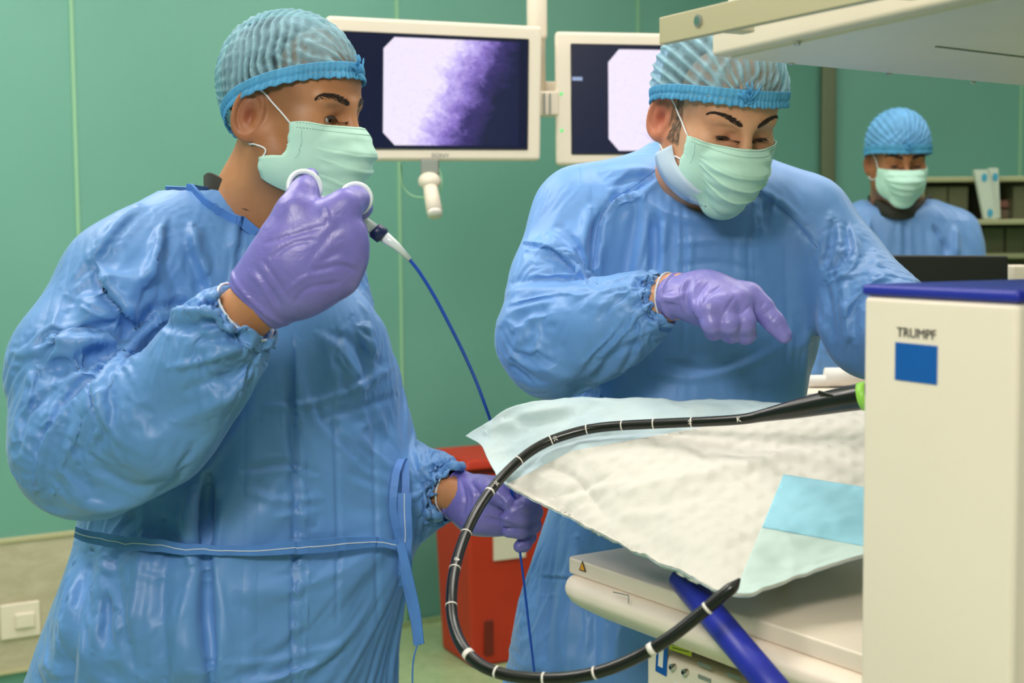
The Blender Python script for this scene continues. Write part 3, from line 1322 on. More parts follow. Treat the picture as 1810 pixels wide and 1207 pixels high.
def glove_cuff(c, ax, flat, r, fs, F, n=3):
    """rolled rim and gathered rings of a glove round the wrist"""
    R = frame(ax, flat)
    F.el(np.array(c) - R[:, 2] * .0755, .072, None, .003, 's')
    F.torus(c, R, r / fs, r, .0020, .004)
    for i in range(1, n + 1):
        F.torus(np.array(c) + R[:, 2] * .007 * i + R[:, 0] * .001 * (i % 2), frame(np.array(ax) + .12 * (-1) ** i * R[:, 0], flat), (r - .001) / fs, r - .001, .0018, .006)


def build_field(name, F, lo, hi, h, mat, parent, rel=1, strokes=None, cr=None, wts=.5):
    v, f = F.mesh(grid_axes(lo, hi, h))
    v = relax(v, f, rel, wts)
    if strokes:
        v = sculpt(v, f, strokes)
    if cr:
        v = crumple(v, f, *cr)
    o = mesh(name, v, f, mat, parent)
    return o, v, f


# ------------------------------------------------------------------ person at the left, seen from his right side
def secs(rows):
    """rows (py, left px, right px, depth, half depth) of an outline -> loft sections"""
    out = []
    for py, l, r, d, b in rows:
        c = P((l + r) / 2, py, d)
        out.append((c[2], c[0], c[1], (r - l) / 2 * d / FPX, b))
    return out


def cuff_ring(name, c, ax, a, b, mat, parent, flat=None, r=.0028):
    R = frame(ax, flat)
    o = MB().ring(c, R, a, b, r, 60, 8, wob=lambda t: 1 + .25 * math.sin(t * 23)).build(name, mat, parent, True)
    return o


def legs(F, hipL, hipR, facing):
    """legs and shoes down to the floor (below the picture)"""
    for hp in (hipL, hipR):
        k = np.array([hp[0], hp[1], .50]) + facing * .02
        a = np.array([hp[0], hp[1], .09]) - facing * .02
        F.chain([(hp, .085), (k, .055), (a, .042)], .03)
        F.rc(a + np.array([0, 0, -.045]), a + facing * .13 + np.array([0, 0, -.058]), .042, .030, .02)


def below(root, hips, facing, skirt):
    """scrub trousers and clogs under the gown"""
    t = Field()
    s = Field()
    for hp in hips:
        k = np.array([hp[0], hp[1], .50]) + facing * .02
        a = np.array([hp[0], hp[1], .09]) - facing * .02
        t.chain([(hp, .105), (k, .085), (a + np.array([0, 0, .0]), .07)], .03)
        s.rc(a + np.array([0, 0, -.040]) - facing * .03, a + facing * .15 + np.array([0, 0, -.050]), .049, .040, .02)
    c = (hips[0] + hips[1]) / 2
    t.rc(c, c + np.array([0, 0, .1]), .13, .13, .05)
    t.el(c * [1, 1, 0] + [0, 0, -.0], (.5, .5, .075), k=.005, op='s')
    build_field('trousers', t, c * [1, 1, 0] - [.3, .3, 0], c * [1, 1, 0] + [.3, .3, 1.1], .014, M['gown_m'], root, 1)
    build_field('clogs', s, c * [1, 1, 0] - [.35, .35, .03], c * [1, 1, 0] + [.35, .35, .16], .010, M['shirt_w'], root, 1)


def person_left():
    H = Head(P(519, 200, 2.03), 65, 9, 0, .98)
    base = P(430, 900, 2.13)
    root = empty('person', (base[0], base[1], 0),
                 'person in blue gown side-on at left, raising a ringed handle to the chin', 'person')
    F = Field()
    head_field(F, H, 1.15, 0, 1.0)
    nb = P(452, 368, 2.09)
    F.rc(H((0, -.020, -.06)), nb, .049, .050, .025)
    F.rc(H((0, .02, -.075)), P(455, 370, 2.07), .035, .045, .04)
    F.chain([(nb, .050), (P(425, 430, 2.11), .062), (P(410, 510, 2.12), .10), (P(420, 900, 2.13), .14), (P(400, 1150, 2.13), .14)], .05)
    S, E, W = P(225, 500, 2.0), P(135, 790, 1.88), P(440, 548, 1.765)
    F.rc(P(390, 480, 2.1), S, .07, .055, .03)
    F.chain([(S, .052), (E, .034), (P(400, 585, 1.78), .036), (W, .0315), (P(470, 520, 1.755), .031)], .02,
            flat=(.3, -1, .2), fs=1.12)
    F.rc(P(470, 522, 1.755), P(560, 430, 1.75), .026, .026, .02)
    S2, E2, W2 = P(560, 480, 2.28), P(640, 800, 2.28), P(795, 872, 2.10)
    F.rc(P(430, 490, 2.15), S2, .07, .055, .03)
    F.chain([(S2, .055), (E2, .040), (P(745, 865, 2.14), .028), (W2, .0235), (P(830, 885, 2.08), .020), (P(885, 905, 2.06), .013)], .02)
    hipL, hipR = base + np.array([0, .09, -.05]), base + np.array([0, -.09, -.05])
    legs(F, hipL, hipR, np.array([.9, -.42, 0]))
    below(root, (hipL, hipR), np.array([.9, -.42, 0]), 0)
    hc = H((0, .0, 0))
    v, f = F.mesh(grid_axes(base * [1, 1, 0] + [-.5, -.45, -.02], base * [1, 1, 0] + [.5, .40, 1.82], .0085,
                            (hc - [.135, .135, .175], hc + np.array([.135, .135, .150])), .0021))
    v = relax(v, f, 1, .35)
    body = mesh('body', v, f, M['skin_l'], root)
    set_tint(body, head_tint(H, v, .55, .38, .22))
    eyes(H, root, (.10, 1, -.28))
    brows(H, F, root, 1.15)
    c = empty('surgical_cap', H(0, 0, .05))
    c.parent = root
    c.matrix_parent_inverse = root.matrix_basis.inverted()
    cap(H, c, 'side', M['cap'], M['band'], M['hair_d'], rim=(.062, -.046, .022), r=(.089, .113, .104), seed=4, knot=.02)
    mask(H, F, root)
    # ---- gown
    G = Field()
    G.loft(secs([(326, 326, 460, 2.11, .060), (345, 305, 490, 2.11, .080), (372, 262, 505, 2.12, .11), (400, 232, 520, 2.12, .125),
                 (440, 195, 570, 2.13, .150), (500, 160, 632, 2.13, .165), (570, 150, 688, 2.14, .17), (670, 145, 714, 2.15, .175),
                 (760, 140, 720, 2.15, .18), (900, 132, 722, 2.14, .19), (955, 124, 722, 2.13, .19), (1050, 88, 722, 2.13, .20),
                 (1207, 28, 718, 2.13, .22), (1500, 10, 720, 2.14, .24), (1750, 10, 730, 2.15, .25)]), .02, power=2.1)
    G.chain([(P(310, 445, 2.06), .088), (P(226, 500, 1.99), .090), (P(134, 640, 1.93), .086), (P(130, 783, 1.87), .084)], .05)
    G.chain([(P(128, 785, 1.87), .084), (P(262, 742, 1.82), .076), (P(360, 640, 1.79), .066), (P(405, 588, 1.775), .056), (P(428, 562, 1.768), .044)], .035)
    G.chain([(S2, .085), (E2, .075), (P(720, 860, 2.17), .058), (P(765, 866, 2.13), .055), (P(795, 868, 2.11), .038)], .04)
    G.rc(P(448, 536, 1.765), P(520, 470, 1.76), .047, .06, .004, 's')
    G.rc(P(430, 322, 2.10), P(475, 366, 2.07), .058, .062, .006, 's')
    G.rc(P(806, 875, 2.10), P(860, 885, 2.08), .040, .05, .004, 's')
    st = [
        ('v', 20, 22, [(70, 660), (120, 642), (205, 622)]), ('r', 13, 13, [(85, 600), (130, 603), (200, 605), (225, 618)]),
        ('s', 17, 16, [(270, 560), (215, 615), (165, 680), (105, 735), (70, 800), (62, 860)]),
        ('v', 10, 12, [(95, 690), (45, 730), (28, 800)]), ('r', 9, 8, [(60, 640), (45, 700), (24, 780)]),
        ('s', 16, 14, [(170, 470), (182, 505), (215, 545), (240, 572)]), ('r', 12, 9, [(130, 525), (180, 548), (230, 560)]),
        ('v', 16, 12, [(300, 410), (295, 460), (310, 500), (325, 540)]), ('r', 14, 10, [(285, 405), (275, 455), (262, 500)]),
        ('r', 12, 9, [(340, 400), (350, 450), (372, 500)]), ('v', 15, 9, [(330, 440), (345, 480), (360, 520)]),
        ('r', 16, 9, [(240, 365), (200, 400), (160, 450), (120, 520)]), ('v', 15, 9, [(205, 440), (160, 480), (120, 550)]),
        ('s', 12, 12, [(400, 545), (330, 545), (280, 550), (262, 570)]), ('v', 12, 9, [(290, 575), (340, 580), (385, 566)]),
        ('r', 9, 7, [(395, 520), (360, 530), (330, 548)]), ('r', 8, 6, [(420, 575), (380, 585), (340, 585)]),
        ('v', 8, 7, [(435, 590), (395, 600), (350, 600)]), ('r', 9, 7, [(458, 605), (410, 620), (350, 640), (300, 650)]),
        ('v', 14, 8, [(455, 640), (400, 665), (330, 690)]), ('r', 16, 8, [(430, 690), (370, 720), (310, 745)]),
        ('v', 13, 8, [(200, 700), (190, 760), (165, 800)]), ('r', 14, 8, [(165, 690), (155, 740), (120, 790)]),
        ('v', 10, 6, [(160, 820), (240, 860), (300, 850)]), ('r', 20, 9, [(120, 870), (200, 895), (280, 880)]),
        ('v', 22, 14, [(305, 860), (380, 770), (440, 690)], (1.95, 9)),
        # torso
        ('v', 11, 26, [(368, 840), (364, 900), (362, 960)], (1.9, 9)), ('v', 11, 30, [(366, 985), (365, 1080), (372, 1160), (380, 1290)]),
        ('r', 16, 12, [(340, 860), (335, 930), (340, 970)], (1.9, 9)), ('r', 22, 12, [(340, 1000), (335, 1080), (335, 1180)]),
        ('r', 12, 12, [(258, 900), (256, 940), (248, 1000), (228, 1130)]), ('v', 17, 14, [(290, 920), (296, 960), (285, 1060), (290, 1200)]),
        ('v', 13, 18, [(160, 975), (148, 1040), (128, 1130), (112, 1290)]), ('r', 13, 13, [(132, 960), (118, 1060), (98, 1190)]),
        ('r', 13, 12, [(185, 985), (180, 1060), (165, 1150)]), ('v', 12, 10, [(205, 990), (212, 1070), (240, 1200)]),
        ('r', 9, 6, [(180, 1000), (205, 1010), (240, 990)]),
        ('r', 10, 6, [(400, 1175), (480, 1168), (560, 1150), (600, 1140)]), ('v', 9, 5, [(420, 1195), (500, 1185), (590, 1165)]),
        ('v', 9, 6, [(430, 830), (500, 820), (560, 835)]), ('r', 10, 5, [(440, 870), (500, 885), (570, 880)]),
        ('r', 12, 7, [(640, 520), (655, 590), (660, 640)]), ('v', 10, 8, [(625, 560), (640, 620), (655, 660)]),
        ('r', 11, 7, [(560, 590), (600, 620), (650, 690)]), ('v', 11, 7, [(590, 590), (620, 600), (680, 650)]),
        ('r', 9, 6, [(470, 720), (540, 715), (620, 690), (690, 650)]), ('v', 9, 5, [(560, 740), (620, 725), (700, 700)]),
        ('s', 8, 9, [(520, 600), (524, 760), (526, 930), (520, 1130), (522, 1207)]), ('v', 6, 5, [(660, 700), (664, 900), (668, 1100)]),
        ('v', 6, 5, [(590, 700), (597, 900), (596, 1100)]), ('v', 12, 6, [(430, 380), (427, 440), (425, 500)]),
        ('r', 10, 6, [(420, 385), (417, 440)]),
        ('v', 10, 9, [(760, 800), (775, 830), (800, 835)]), ('r', 8, 7, [(740, 830), (780, 815), (822, 830)]),
        ('v', 10, 8, [(735, 845), (765, 862), (792, 868)]), ('r', 8, 6, [(740, 905), (770, 912), (795, 895)]), ('v', 8, 7, [(745, 885), (775, 890), (793, 880)]),
    ]
    v, f = gown_mesh(G, base + [-.55, -.48, -.65], base + [.42, .35, .48], st,
                     ((P(434, 551, 1.766), .07), (P(797, 868, 2.108), .06), (P(760, 866, 2.13), .05), (P(400, 350, 2.08), .12)), base[2] - .42)
    gown = mesh('gown', v, f, M['gown_l'], root)
    bv = bvh_of(v, f)
    # neckline binding, following the opening
    mb = MB()
    pts = [P(322, 340, 2.10), P(345, 343, 2.02), P(380, 352, 1.985), (P(420, 364, 1.985)), P(470, 378, 2.01), P(505, 385, 2.07), P(500, 372, 2.16),
           P(440, 350, 2.20), P(370, 338, 2.18), P(322, 340, 2.10)]
    mb.ribbon(snap(spline(pts, 6), bv, .002), np.array([0, -.25, 1.]), .015, .004)
    mb.build('neck_binding', M['tie'], gown, True, .0008)
    # dark shirt collar showing above the gown
    mb = MB()
    mb.ribbon(spline([P(362, 330, 2.15), P(372, 324, 2.065), P(396, 336, 2.03), P(440, 358, 2.012), P(490, 376, 2.03)], 6), np.array([0, .1, 1.]), [.034 - .0006 * i for i in range(25)], .004)
    mb.build('shirt_collar', M['shirt_d'], root, True, .0008)
    # waist tie
    ln, nn = surf_line(bv, [(121, 930), (160, 949), (240, 962), (330, 970), (400, 973), (470, 971), (540, 966), (610, 961), (660, 958), (697, 962)], .004, 6, 5, 1.9)
    ok = [i for i, p in enumerate(ln) if p[1] > 1.88]
    ln, nn = [ln[i] for i in ok], [nn[i] for i in ok]
    wd = [.016 + .003 * math.sin(i * .22) for i in range(len(ln))]
    mb = MB().ribbon(ln, np.array([0, 0, 1.]), wd, .002)
    tie = mb.build('waist_tie', M['tie'], gown, False)
    ln2 = [p + n_ * .0016 for p, n_ in zip(ln, nn)]
    MB().ribbon(ln2, np.array([0, 0, 1.]), .0012, .0006).build('stitching', M['stitch'], tie)
    # knot and hanging ends at the front
    def strap(name, pts, w, off=.012, stitch=True, par=gown):
        q, _ = surf_line(bv, pts, off, 5)
        if len(q) < 3:
            return
        s_ = MB().ribbon(q, np.array([1., .1, 0]), w, .002).build(name, M['tie'], par)
        if stitch:
            MB().ribbon([p + np.array([0, -.0016, 0]) for p in q], np.array([1., .1, 0]), .0012, .0006).build('stitching', M['stitch'], s_)
    strap('tie_end', [(704, 872), (705, 930), (704, 980), (702, 1032)], .020, .014)
    strap('tie_loop', [(700, 958), (690, 900), (693, 850), (700, 822), (708, 818), (712, 860), (708, 940)], .011, .007, False)
    e = [P(708, 960, 1.99), P(722, 1020, 1.98), P(735, 1080, 1.975), P(742, 1138, 1.97)]
    MB().ribbon(spline(e, 6), np.array([1., -.3, 0]), .013, .0025).build('tie_end', M['tie'], gown)
    e = [P(712, 1000, 1.985), P(724, 1060, 1.98), P(733, 1100, 1.975), P(738, 1140, 1.97)]
    MB().ribbon(spline(e, 6), np.array([1., .3, 0]), .011, .0025).build('tie_end', M['tie'], gown)
    MB().tube(spline([P(738, 1138, 1.97), P(731, 1165, 1.97), P(729, 1200, 1.97), P(731, 1260, 1.97)], 5), .0014, 6).build('loose_thread', M['tie'], gown, True)
    cuff_ring('cuff', P(434, 551, 1.766), P(470, 520, 1.755) - P(430, 556, 1.768), .0445, .0435, M['stitch'], gown, r=.0016)
    cuff_ring('cuff', P(797, 868, 2.108), P(840, 880, 2.08) - P(795, 868, 2.11), .035, .035, M['stitch'], gown, r=.0014)

    # ---- right glove, back of the hand to the camera
    g = Field()
    fl = (.15, -1, .1)
    g.chain([(P(458, 530, 1.758), .0415), (P(480, 505, 1.755), .040), (P(520, 460, 1.75), .046)], .02, flat=fl, fs=1.35)
    g.chain([(P(500, 478, 1.752), .040), (P(525, 395, 1.75), .028)], .03, flat=fl, fs=1.4)
    g.chain([(P(520, 470, 1.752), .042), (P(585, 388, 1.745), .026)], .03, flat=fl, fs=1.35)
    g.chain([(P(530, 480, 1.754), .042), (P(612, 418, 1.745), .024)], .03, flat=fl, fs=1.3)
    g.chain([(P(535, 490, 1.756), .036), (P(615, 455, 1.75), .022)], .03, flat=fl, fs=1.25)
    g.chain([(P(530, 495, 1.758), .032), (P(600, 490, 1.757), .020)], .03, flat=fl, fs=1.2)
    # thumb up through the first ring
    g.chain([(P(505, 412, 1.752), .022), (P(522, 370, 1.750), .0175), (P(537, 341, 1.766), .0150), (P(549, 311, 1.792), .0100)], .016)
    # index finger through the second ring
    g.chain([(P(590, 380, 1.745), .0200), (P(612, 362, 1.748), .0175), (P(629, 354, 1.768), .0150), (P(638, 366, 1.800), .0125), (P(632, 380, 1.822), .0110)], .012)
    # middle, ring, little finger curled away around the handle
    for a, b, c_, r in ((P(614, 416, 1.745), P(626, 408, 1.790), P(590, 420, 1.825), .0150),
                        (P(618, 455, 1.750), P(622, 452, 1.795), P(585, 455, 1.825), .0145),
                        (P(606, 492, 1.757), P(612, 488, 1.792), P(580, 486, 1.818), .0130)):
        g.chain([(a, r + .004), (b, r), (c_, r - .001)], .008)
    glove_cuff(P(459, 527, 1.758), P(480, 505, 1.755) - P(458, 528, 1.758), fl, .0440, 1.32, g, 3)
    st = [('v', 5, 3.5, [(470, 430), (520, 415), (570, 400)]), ('v', 5, 3, [(480, 455), (520, 430), (560, 425)]),
          ('v', 6, 4, [(560, 480), (600, 470), (630, 480)]), ('r', 5, 2.5, [(560, 468), (600, 460), (630, 468)]),
          ('v', 6, 4, [(520, 535), (545, 510), (600, 500)]), ('r', 5, 3, [(500, 520), (540, 490), (590, 480)]),
          ('v', 5, 4, [(450, 470), (470, 500), (500, 545)]), ('r', 5, 3, [(440, 478), (462, 505), (490, 550)]),
          ('v', 4, 3, [(465, 460), (485, 490), (512, 530)]), ('v', 5, 3, [(575, 365), (580, 385), (575, 400)]),
          ('v', 8, 3, [(600, 395), (570, 430), (545, 465)]), ('v', 8, 3, [(605, 440), (575, 460), (550, 485)])]
    c0 = P(540, 440, 1.77)
    build_field('glove', g, c0 - .16, c0 + .16, .0021, M['glove_l'], root, 1, [(a[0], a[1], a[2] * .45) + tuple(a[3:]) for a in st], (.0006, 60, 3, (1, .6, 1)))

    # ---- left glove, fist round the blue fibre
    g = Field()
    fl = (.1, -1, .2)
    g.chain([(P(799, 873, 2.108), .031), (P(830, 886, 2.09), .032), (P(868, 893, 2.075), .036)], .02, flat=fl, fs=1.25)
    g.chain([(P(850, 885, 2.08), .030), (P(905, 880, 2.08), .024)], .03, flat=fl, fs=1.1)
    g.chain([(P(850, 905, 2.08), .030), (P(905, 915, 2.08), .024)], .03, flat=fl, fs=1.1)
    g.chain([(P(858, 868, 2.062), .019), (P(880, 873, 2.040), .0135), (P(896, 888, 2.030), .0115)], .010)      # thumb
    for q, r in ((((915, 868, 2.075), (938, 884, 2.055), (925, 896, 2.030), (907, 905, 2.028)), .0125),
                 (((920, 895, 2.080), (943, 905, 2.058), (922, 917, 2.030), (896, 918, 2.028)), .0125),
                 (((915, 915, 2.085), (941, 928, 2.062), (920, 938, 2.038), (899, 938, 2.040)), .0118),
                 (((908, 932, 2.090), (934, 948, 2.070), (926, 962, 2.052), (918, 966, 2.048)), .0105)):
        pp = [P(*a) for a in q]
        g.chain([(pp[0], r + .003), (pp[1], r + .0008), (pp[2], r), (pp[3], r - .0015)], .0045)
    glove_cuff(P(801, 873, 2.107), P(840, 886, 2.09) - P(806, 878, 2.105), fl, .035, 1.22, g, 2)
    st = [('v', 4, 3, [(815, 850), (822, 880), (818, 910)]), ('v', 4, 3, [(835, 855), (850, 880), (845, 915)]), ('r', 4, 2, [(826, 850), (838, 880), (832, 915)]),
          ('v', 5, 3, [(860, 915), (890, 925), (910, 930)]), ('v', 3, 2, [(880, 880), (888, 890), (884, 900)])]
    c0 = P(875, 905, 2.07)
    build_field('glove', g, c0 - [.09, .08, .08], c0 + [.08, .08, .08], .0019, M['glove_l'], root, 1, st, (.0008, 70, 8, (1, .6, 1)))
    return root, bv


left_man, left_bvh = person_left()


# ------------------------------------------------------------------ person in the middle, facing the camera and pointing down
def person_middle():
    H = Head(P(1266, 208, 2.13), 20, 24, 2, 1.0)
    base = P(1225, 900, 2.32)
    root = empty('person', (base[0], base[1], 0),
                 'person in light blue gown behind the covered table, head bent, pointing down with one finger', 'person')
    F = Field()
    head_field(F, H, .22, 0, 1.0)
    nb = P(1250, 335, 2.26)
    F.rc(H((0, -.022, -.06)), nb, .051, .052, .03)
    F.chain([(nb, .052), (P(1225, 430, 2.33), .11), (P(1220, 700, 2.34), .13), (P(1215, 1050, 2.33), .14)], .05)
    S, E, W = P(1020, 385, 2.28), P(962, 600, 2.15), P(1190, 524, 2.015)
    F.rc(P(1200, 390, 2.30), S, .08, .058, .04)
    F.chain([(S, .058), (E, .044), (P(1130, 545, 2.04), .036), (W, .0300), (P(1215, 524, 2.0), .029)], .02, flat=(.2, -.4, 1), fs=1.05)
    F.rc(P(1215, 524, 2.0), P(1290, 545, 1.99), .022, .022, .02)
    S2, E2, W2 = P(1430, 395, 2.28), P(1535, 560, 2.16), P(1640, 600, 2.02)
    F.rc(P(1250, 390, 2.30), S2, .08, .058, .04)
    F.chain([(S2, .058), (E2, .044), (W2, .030), (P(1690, 610, 1.98), .030)], .02)
    for k in range(4):
        F.chain([(P(1690, 600 + k * 12, 1.98), .014), (P(1735, 600 + k * 15, 1.95), .010), (P(1755, 612 + k * 15, 1.94), .008)], .008)
    F.chain([(P(1685, 600, 1.98), .015), (P(1705, 580, 1.95), .010)], .008)
    legs(F, base + np.array([-.10, .0, -.05]), base + np.array([.10, .0, -.05]), np.array([0, -1., 0]))
    below(root, (base + np.array([-.10, .0, -.05]), base + np.array([.10, .0, -.05])), np.array([0, -1., 0]), 0)
    hc = H((0, 0, 0))
    v, f = F.mesh(grid_axes(base * [1, 1, 0] + [-.42, -.48, -.02], base * [1, 1, 0] + [.55, .30, 1.82], .0085,
                            (hc - [.14, .15, .155], hc + np.array([.14, .14, .14])), .0021))
    v = relax(v, f, 1, .35)
    body = mesh('body', v, f, M['skin_m'], root)
    set_tint(body, head_tint(H, v, .25, .35, .55))
    eyes(H, root, (.05, 1, -.55))
    brows(H, F, root, 1.0, .005)
    # greying sideburns
    rnd = random.Random(8)
    for m in (-1, 1):
        q = np.array([(m * .09, .020 + rnd.uniform(-.012, .010), rnd.uniform(-.034, .034)) for _ in range(500)])
        b = F.project(H(q), 0)
        e = F.project(H(q + [0, -.001, -.005]), .0008)
        mb = MB()
        for p, r_ in zip(b, e):
            mb.tube([p, r_], [.0003, .0001], 3, False)
        mb.build('sideburn', M['hair_g'], root, True)
    c = empty('surgical_cap', H(0, 0, .05))
    c.parent = root
    c.matrix_parent_inverse = root.matrix_basis.inverted()
    cap(H, c, 'front', M['cap'], M['band'], M['hair_g'], rim=(.054, -.040, .022), r=(.097, .114, .100), c=(0, -.014, .044), seed=7, knot=.16)
    mask(H, F, root, w=.063, flap=0, drop=-.124)
    # pale shirt collar
    mb = MB()
    bb = bvh_of(v, f)

    def on_neck(x, y):
        q = surf(bb, x, y, .004)[0]
        return q if q is not None else F.project([P(x, y, 2.2)], .004)[0]
    inner = spline([(1190, 256), (1196, 282), (1211, 308), (1236, 332), (1262, 345)], 6)
    outer = spline([(1160, 272), (1167, 300), (1184, 326), (1212, 350), (1250, 364)], 6)
    rows_ = [[on_neck(a_[0] + (b_[0] - a_[0]) * k / 4, a_[1] + (b_[1] - a_[1]) * k / 4) for a_, b_ in zip(inner, outer)] for k in range(5)]
    vv = np.concatenate(rows_)
    m_ = len(inner)
    mb.add(vv, [(j * m_ + i, j * m_ + i + 1, (j + 1) * m_ + i + 1, (j + 1) * m_ + i) for j in range(4) for i in range(m_ - 1)])
    so = mb.build('shirt_collar', M['shirt_w'], root, True).modifiers.new('thickness', 'SOLIDIFY')
    so.thickness = .0015

    G = Field()
    G.loft(secs([(250, 1146, 1325, 2.31, .060), (272, 1130, 1340, 2.31, .075), (298, 1110, 1355, 2.30, .085), (325, 1060, 1400, 2.30, .11), (350, 1020, 1440, 2.31, .13), (400, 1005, 1455, 2.32, .150),
                 (480, 1000, 1452, 2.33, .165), (600, 992, 1448, 2.34, .17), (700, 990, 1425, 2.34, .18), (800, 985, 1430, 2.33, .19),
                 (900, 958, 1440, 2.33, .19), (1000, 925, 1450, 2.33, .20), (1100, 895, 1465, 2.33, .21), (1207, 880, 1480, 2.33, .22),
                 (1400, 870, 1500, 2.33, .24), (1560, 865, 1510, 2.33, .25)]), .02, power=2.2)
    G.chain([(P(1110, 350, 2.27), .07), (P(1030, 378, 2.27), .078), (P(985, 490, 2.22), .072), (P(962, 590, 2.15), .080)], .045)
    G.chain([(P(968, 598, 2.15), .080), (P(1060, 572, 2.08), .068), (P(1125, 545, 2.045), .056), (P(1166, 528, 2.022), .042)], .03)
    G.chain([(P(1370, 360, 2.28), .068), (P(1422, 388, 2.27), .074), (P(1490, 470, 2.22), .068), (P(1545, 555, 2.15), .080), (P(1610, 590, 2.05), .062), (P(1650, 600, 2.01), .042)], .04)
    G.rc(P(1192, 524, 2.012), P(1240, 524, 1.99), .038, .04, .004, 's')
    # opening at the neck
    G.rc(P(1264, 236, 2.235), P(1272, 322, 2.165), .062, .052, .006, 's')
    G.rc(P(1264, 236, 2.235), P(1262, 300, 2.225), .060, .056, .006, 's')
    st = [
        ('v', 9, 9, [(1052, 500), (1050, 440), (1058, 395), (1090, 362), (1130, 345)]), ('r', 12, 7, [(1035, 480), (1030, 420), (1042, 370)]),
        ('s', 8, 8, [(1160, 315), (1130, 335), (1090, 350), (1065, 380)]), ('r', 8, 6, [(1150, 300), (1110, 300), (1060, 305)]),
        ('v', 7, 6, [(1150, 312), (1110, 318), (1078, 330)]), ('r', 8, 6, [(1130, 345), (1080, 360), (1062, 400)]),
        ('v', 6, 3, [(1322, 335), (1370, 362), (1410, 398), (1445, 436)]), ('r', 7, 3, [(1332, 328), (1385, 358), (1425, 395)]),
        ('v', 8, 7, [(1352, 405), (1356, 370), (1362, 348)]), ('r', 9, 5, [(1340, 410), (1345, 375)]),
        ('r', 14, 8, [(1140, 350), (1180, 375), (1240, 385), (1290, 380), (1330, 360)]), ('v', 12, 7, [(1200, 352), (1250, 368), (1310, 362)]),
        ('v', 10, 8, [(1155, 385), (1158, 430), (1155, 480)]), ('r', 9, 5, [(1175, 390), (1172, 440)]),
        ('s', 9, 9, [(930, 430), (975, 440), (1010, 470), (1040, 498)]), ('v', 8, 8, [(1020, 440), (1032, 470), (1045, 495)]),
        ('r', 9, 7, [(965, 415), (1000, 440), (1025, 460)]), ('v', 8, 6, [(985, 400), (1010, 420), (1030, 450)]),
        ('v', 9, 9, [(905, 500), (950, 492), (1000, 494), (1045, 500)]), ('r', 9, 7, [(890, 520), (940, 512), (1000, 510), (1040, 505)]),
        ('v', 7, 7, [(900, 545), (940, 530), (990, 522)]), ('r', 9, 7, [(885, 575), (910, 550), (950, 540), (985, 535)]),
        ('v', 8, 7, [(905, 600), (912, 570), (930, 555)]), ('r', 8, 5, [(930, 610), (932, 580), (945, 560)]),
        ('v', 9, 6, [(950, 620), (957, 580), (960, 550)]), ('r', 10, 6, [(900, 640), (915, 610), (925, 590)]),
        ('r', 9, 6, [(1095, 510), (1060, 520), (1030, 545)]), ('v', 8, 6, [(1110, 520), (1080, 540), (1060, 560)]),
        ('r', 6, 6, [(1165, 495), (1140, 488), (1110, 490)]), ('v', 5, 6, [(1168, 505), (1145, 502), (1115, 505)]),
        ('r', 6, 6, [(1166, 515), (1140, 515), (1120, 525)]), ('v', 5, 6, [(1166, 523), (1140, 530), (1115, 545)]),
        ('r', 6, 6, [(1168, 532), (1145, 542), (1120, 558)]), ('v', 5, 6, [(1170, 545), (1150, 558), (1130, 575)]),
        ('r', 7, 5, [(1178, 562), (1150, 580), (1110, 600)]), ('v', 9, 6, [(1130, 605), (1090, 622), (1050, 645)]),
        ('r', 12, 6, [(1010, 668), (960, 650), (930, 620)]),
        ('v', 9, 9, [(1455, 470), (1468, 430), (1474, 390)]), ('r', 13, 6, [(1490, 440), (1480, 405), (1470, 380)]),
        ('s', 12, 8, [(1500, 400), (1508, 440), (1490, 470), (1470, 480)]), ('r', 13, 6, [(1545, 445), (1548, 470), (1530, 490)]),
        ('v', 9, 8, [(1458, 500), (1465, 540), (1470, 600)]), ('r', 9, 6, [(1490, 490), (1492, 540), (1500, 600)]),
        ('v', 8, 7, [(1508, 590), (1512, 540), (1530, 510)]), ('r', 7, 6, [(1520, 510), (1560, 485), (1590, 495)]),
        ('r', 10, 5, [(1150, 660), (1230, 668), (1310, 650), (1400, 600)]), ('v', 9, 5, [(1180, 640), (1250, 650), (1330, 625)]),
        ('r', 8, 4, [(1200, 430), (1260, 425), (1330, 430)]), ('v', 8, 4, [(1200, 470), (1270, 465), (1340, 480)]),
        ('v', 6, 3, [(1210, 400), (1210, 500), (1208, 620)]), ('v', 6, 3, [(1322, 400), (1325, 480)]), ('v', 6, 3, [(1388, 440), (1392, 560), (1390, 640)]),
        ('v', 16, 12, [(1010, 700), (1030, 690), (1060, 700)]), ('r', 12, 7, [(1400, 620), (1425, 600), (1440, 560)]),
        ('r', 14, 10, [(958, 900), (940, 1000), (915, 1100)]), ('v', 12, 10, [(990, 900), (975, 1000), (960, 1190)]),
        ('r', 12, 8, [(1020, 950), (1010, 1050), (1000, 1190)]), ('v', 11, 8, [(1060, 980), (1050, 1080), (1050, 1190)]),
        ('r', 11, 7, [(1095, 1060), (1090, 1120), (1090, 1200)]), ('s', 6, 3, [(955, 1018), (1020, 1026), (1100, 1075)]),
    ]
    v, f = gown_mesh(G, base + [-.46, -.40, -.50], base + [.45, .36, .66], st,
                     ((P(1178, 526, 2.018), .055), (P(1650, 600, 2.01), .06), (P(1240, 300, 2.26), .11)), base[2] - .30)
    gown = mesh('gown', v, f, M['gown_m'], root)
    bv = bvh_of(v, f)
    for line in ([(1158, 300), (1120, 330), (1085, 352), (1062, 385), (1053, 430), (1048, 480)], [(1325, 322), (1362, 350), (1405, 390), (1444, 437)]):
        q, _ = surf_line(bv, line, .0004, 8)
        MB().tube(q, .0007, 6).build('raglan_seam', M['tie'], gown, True)
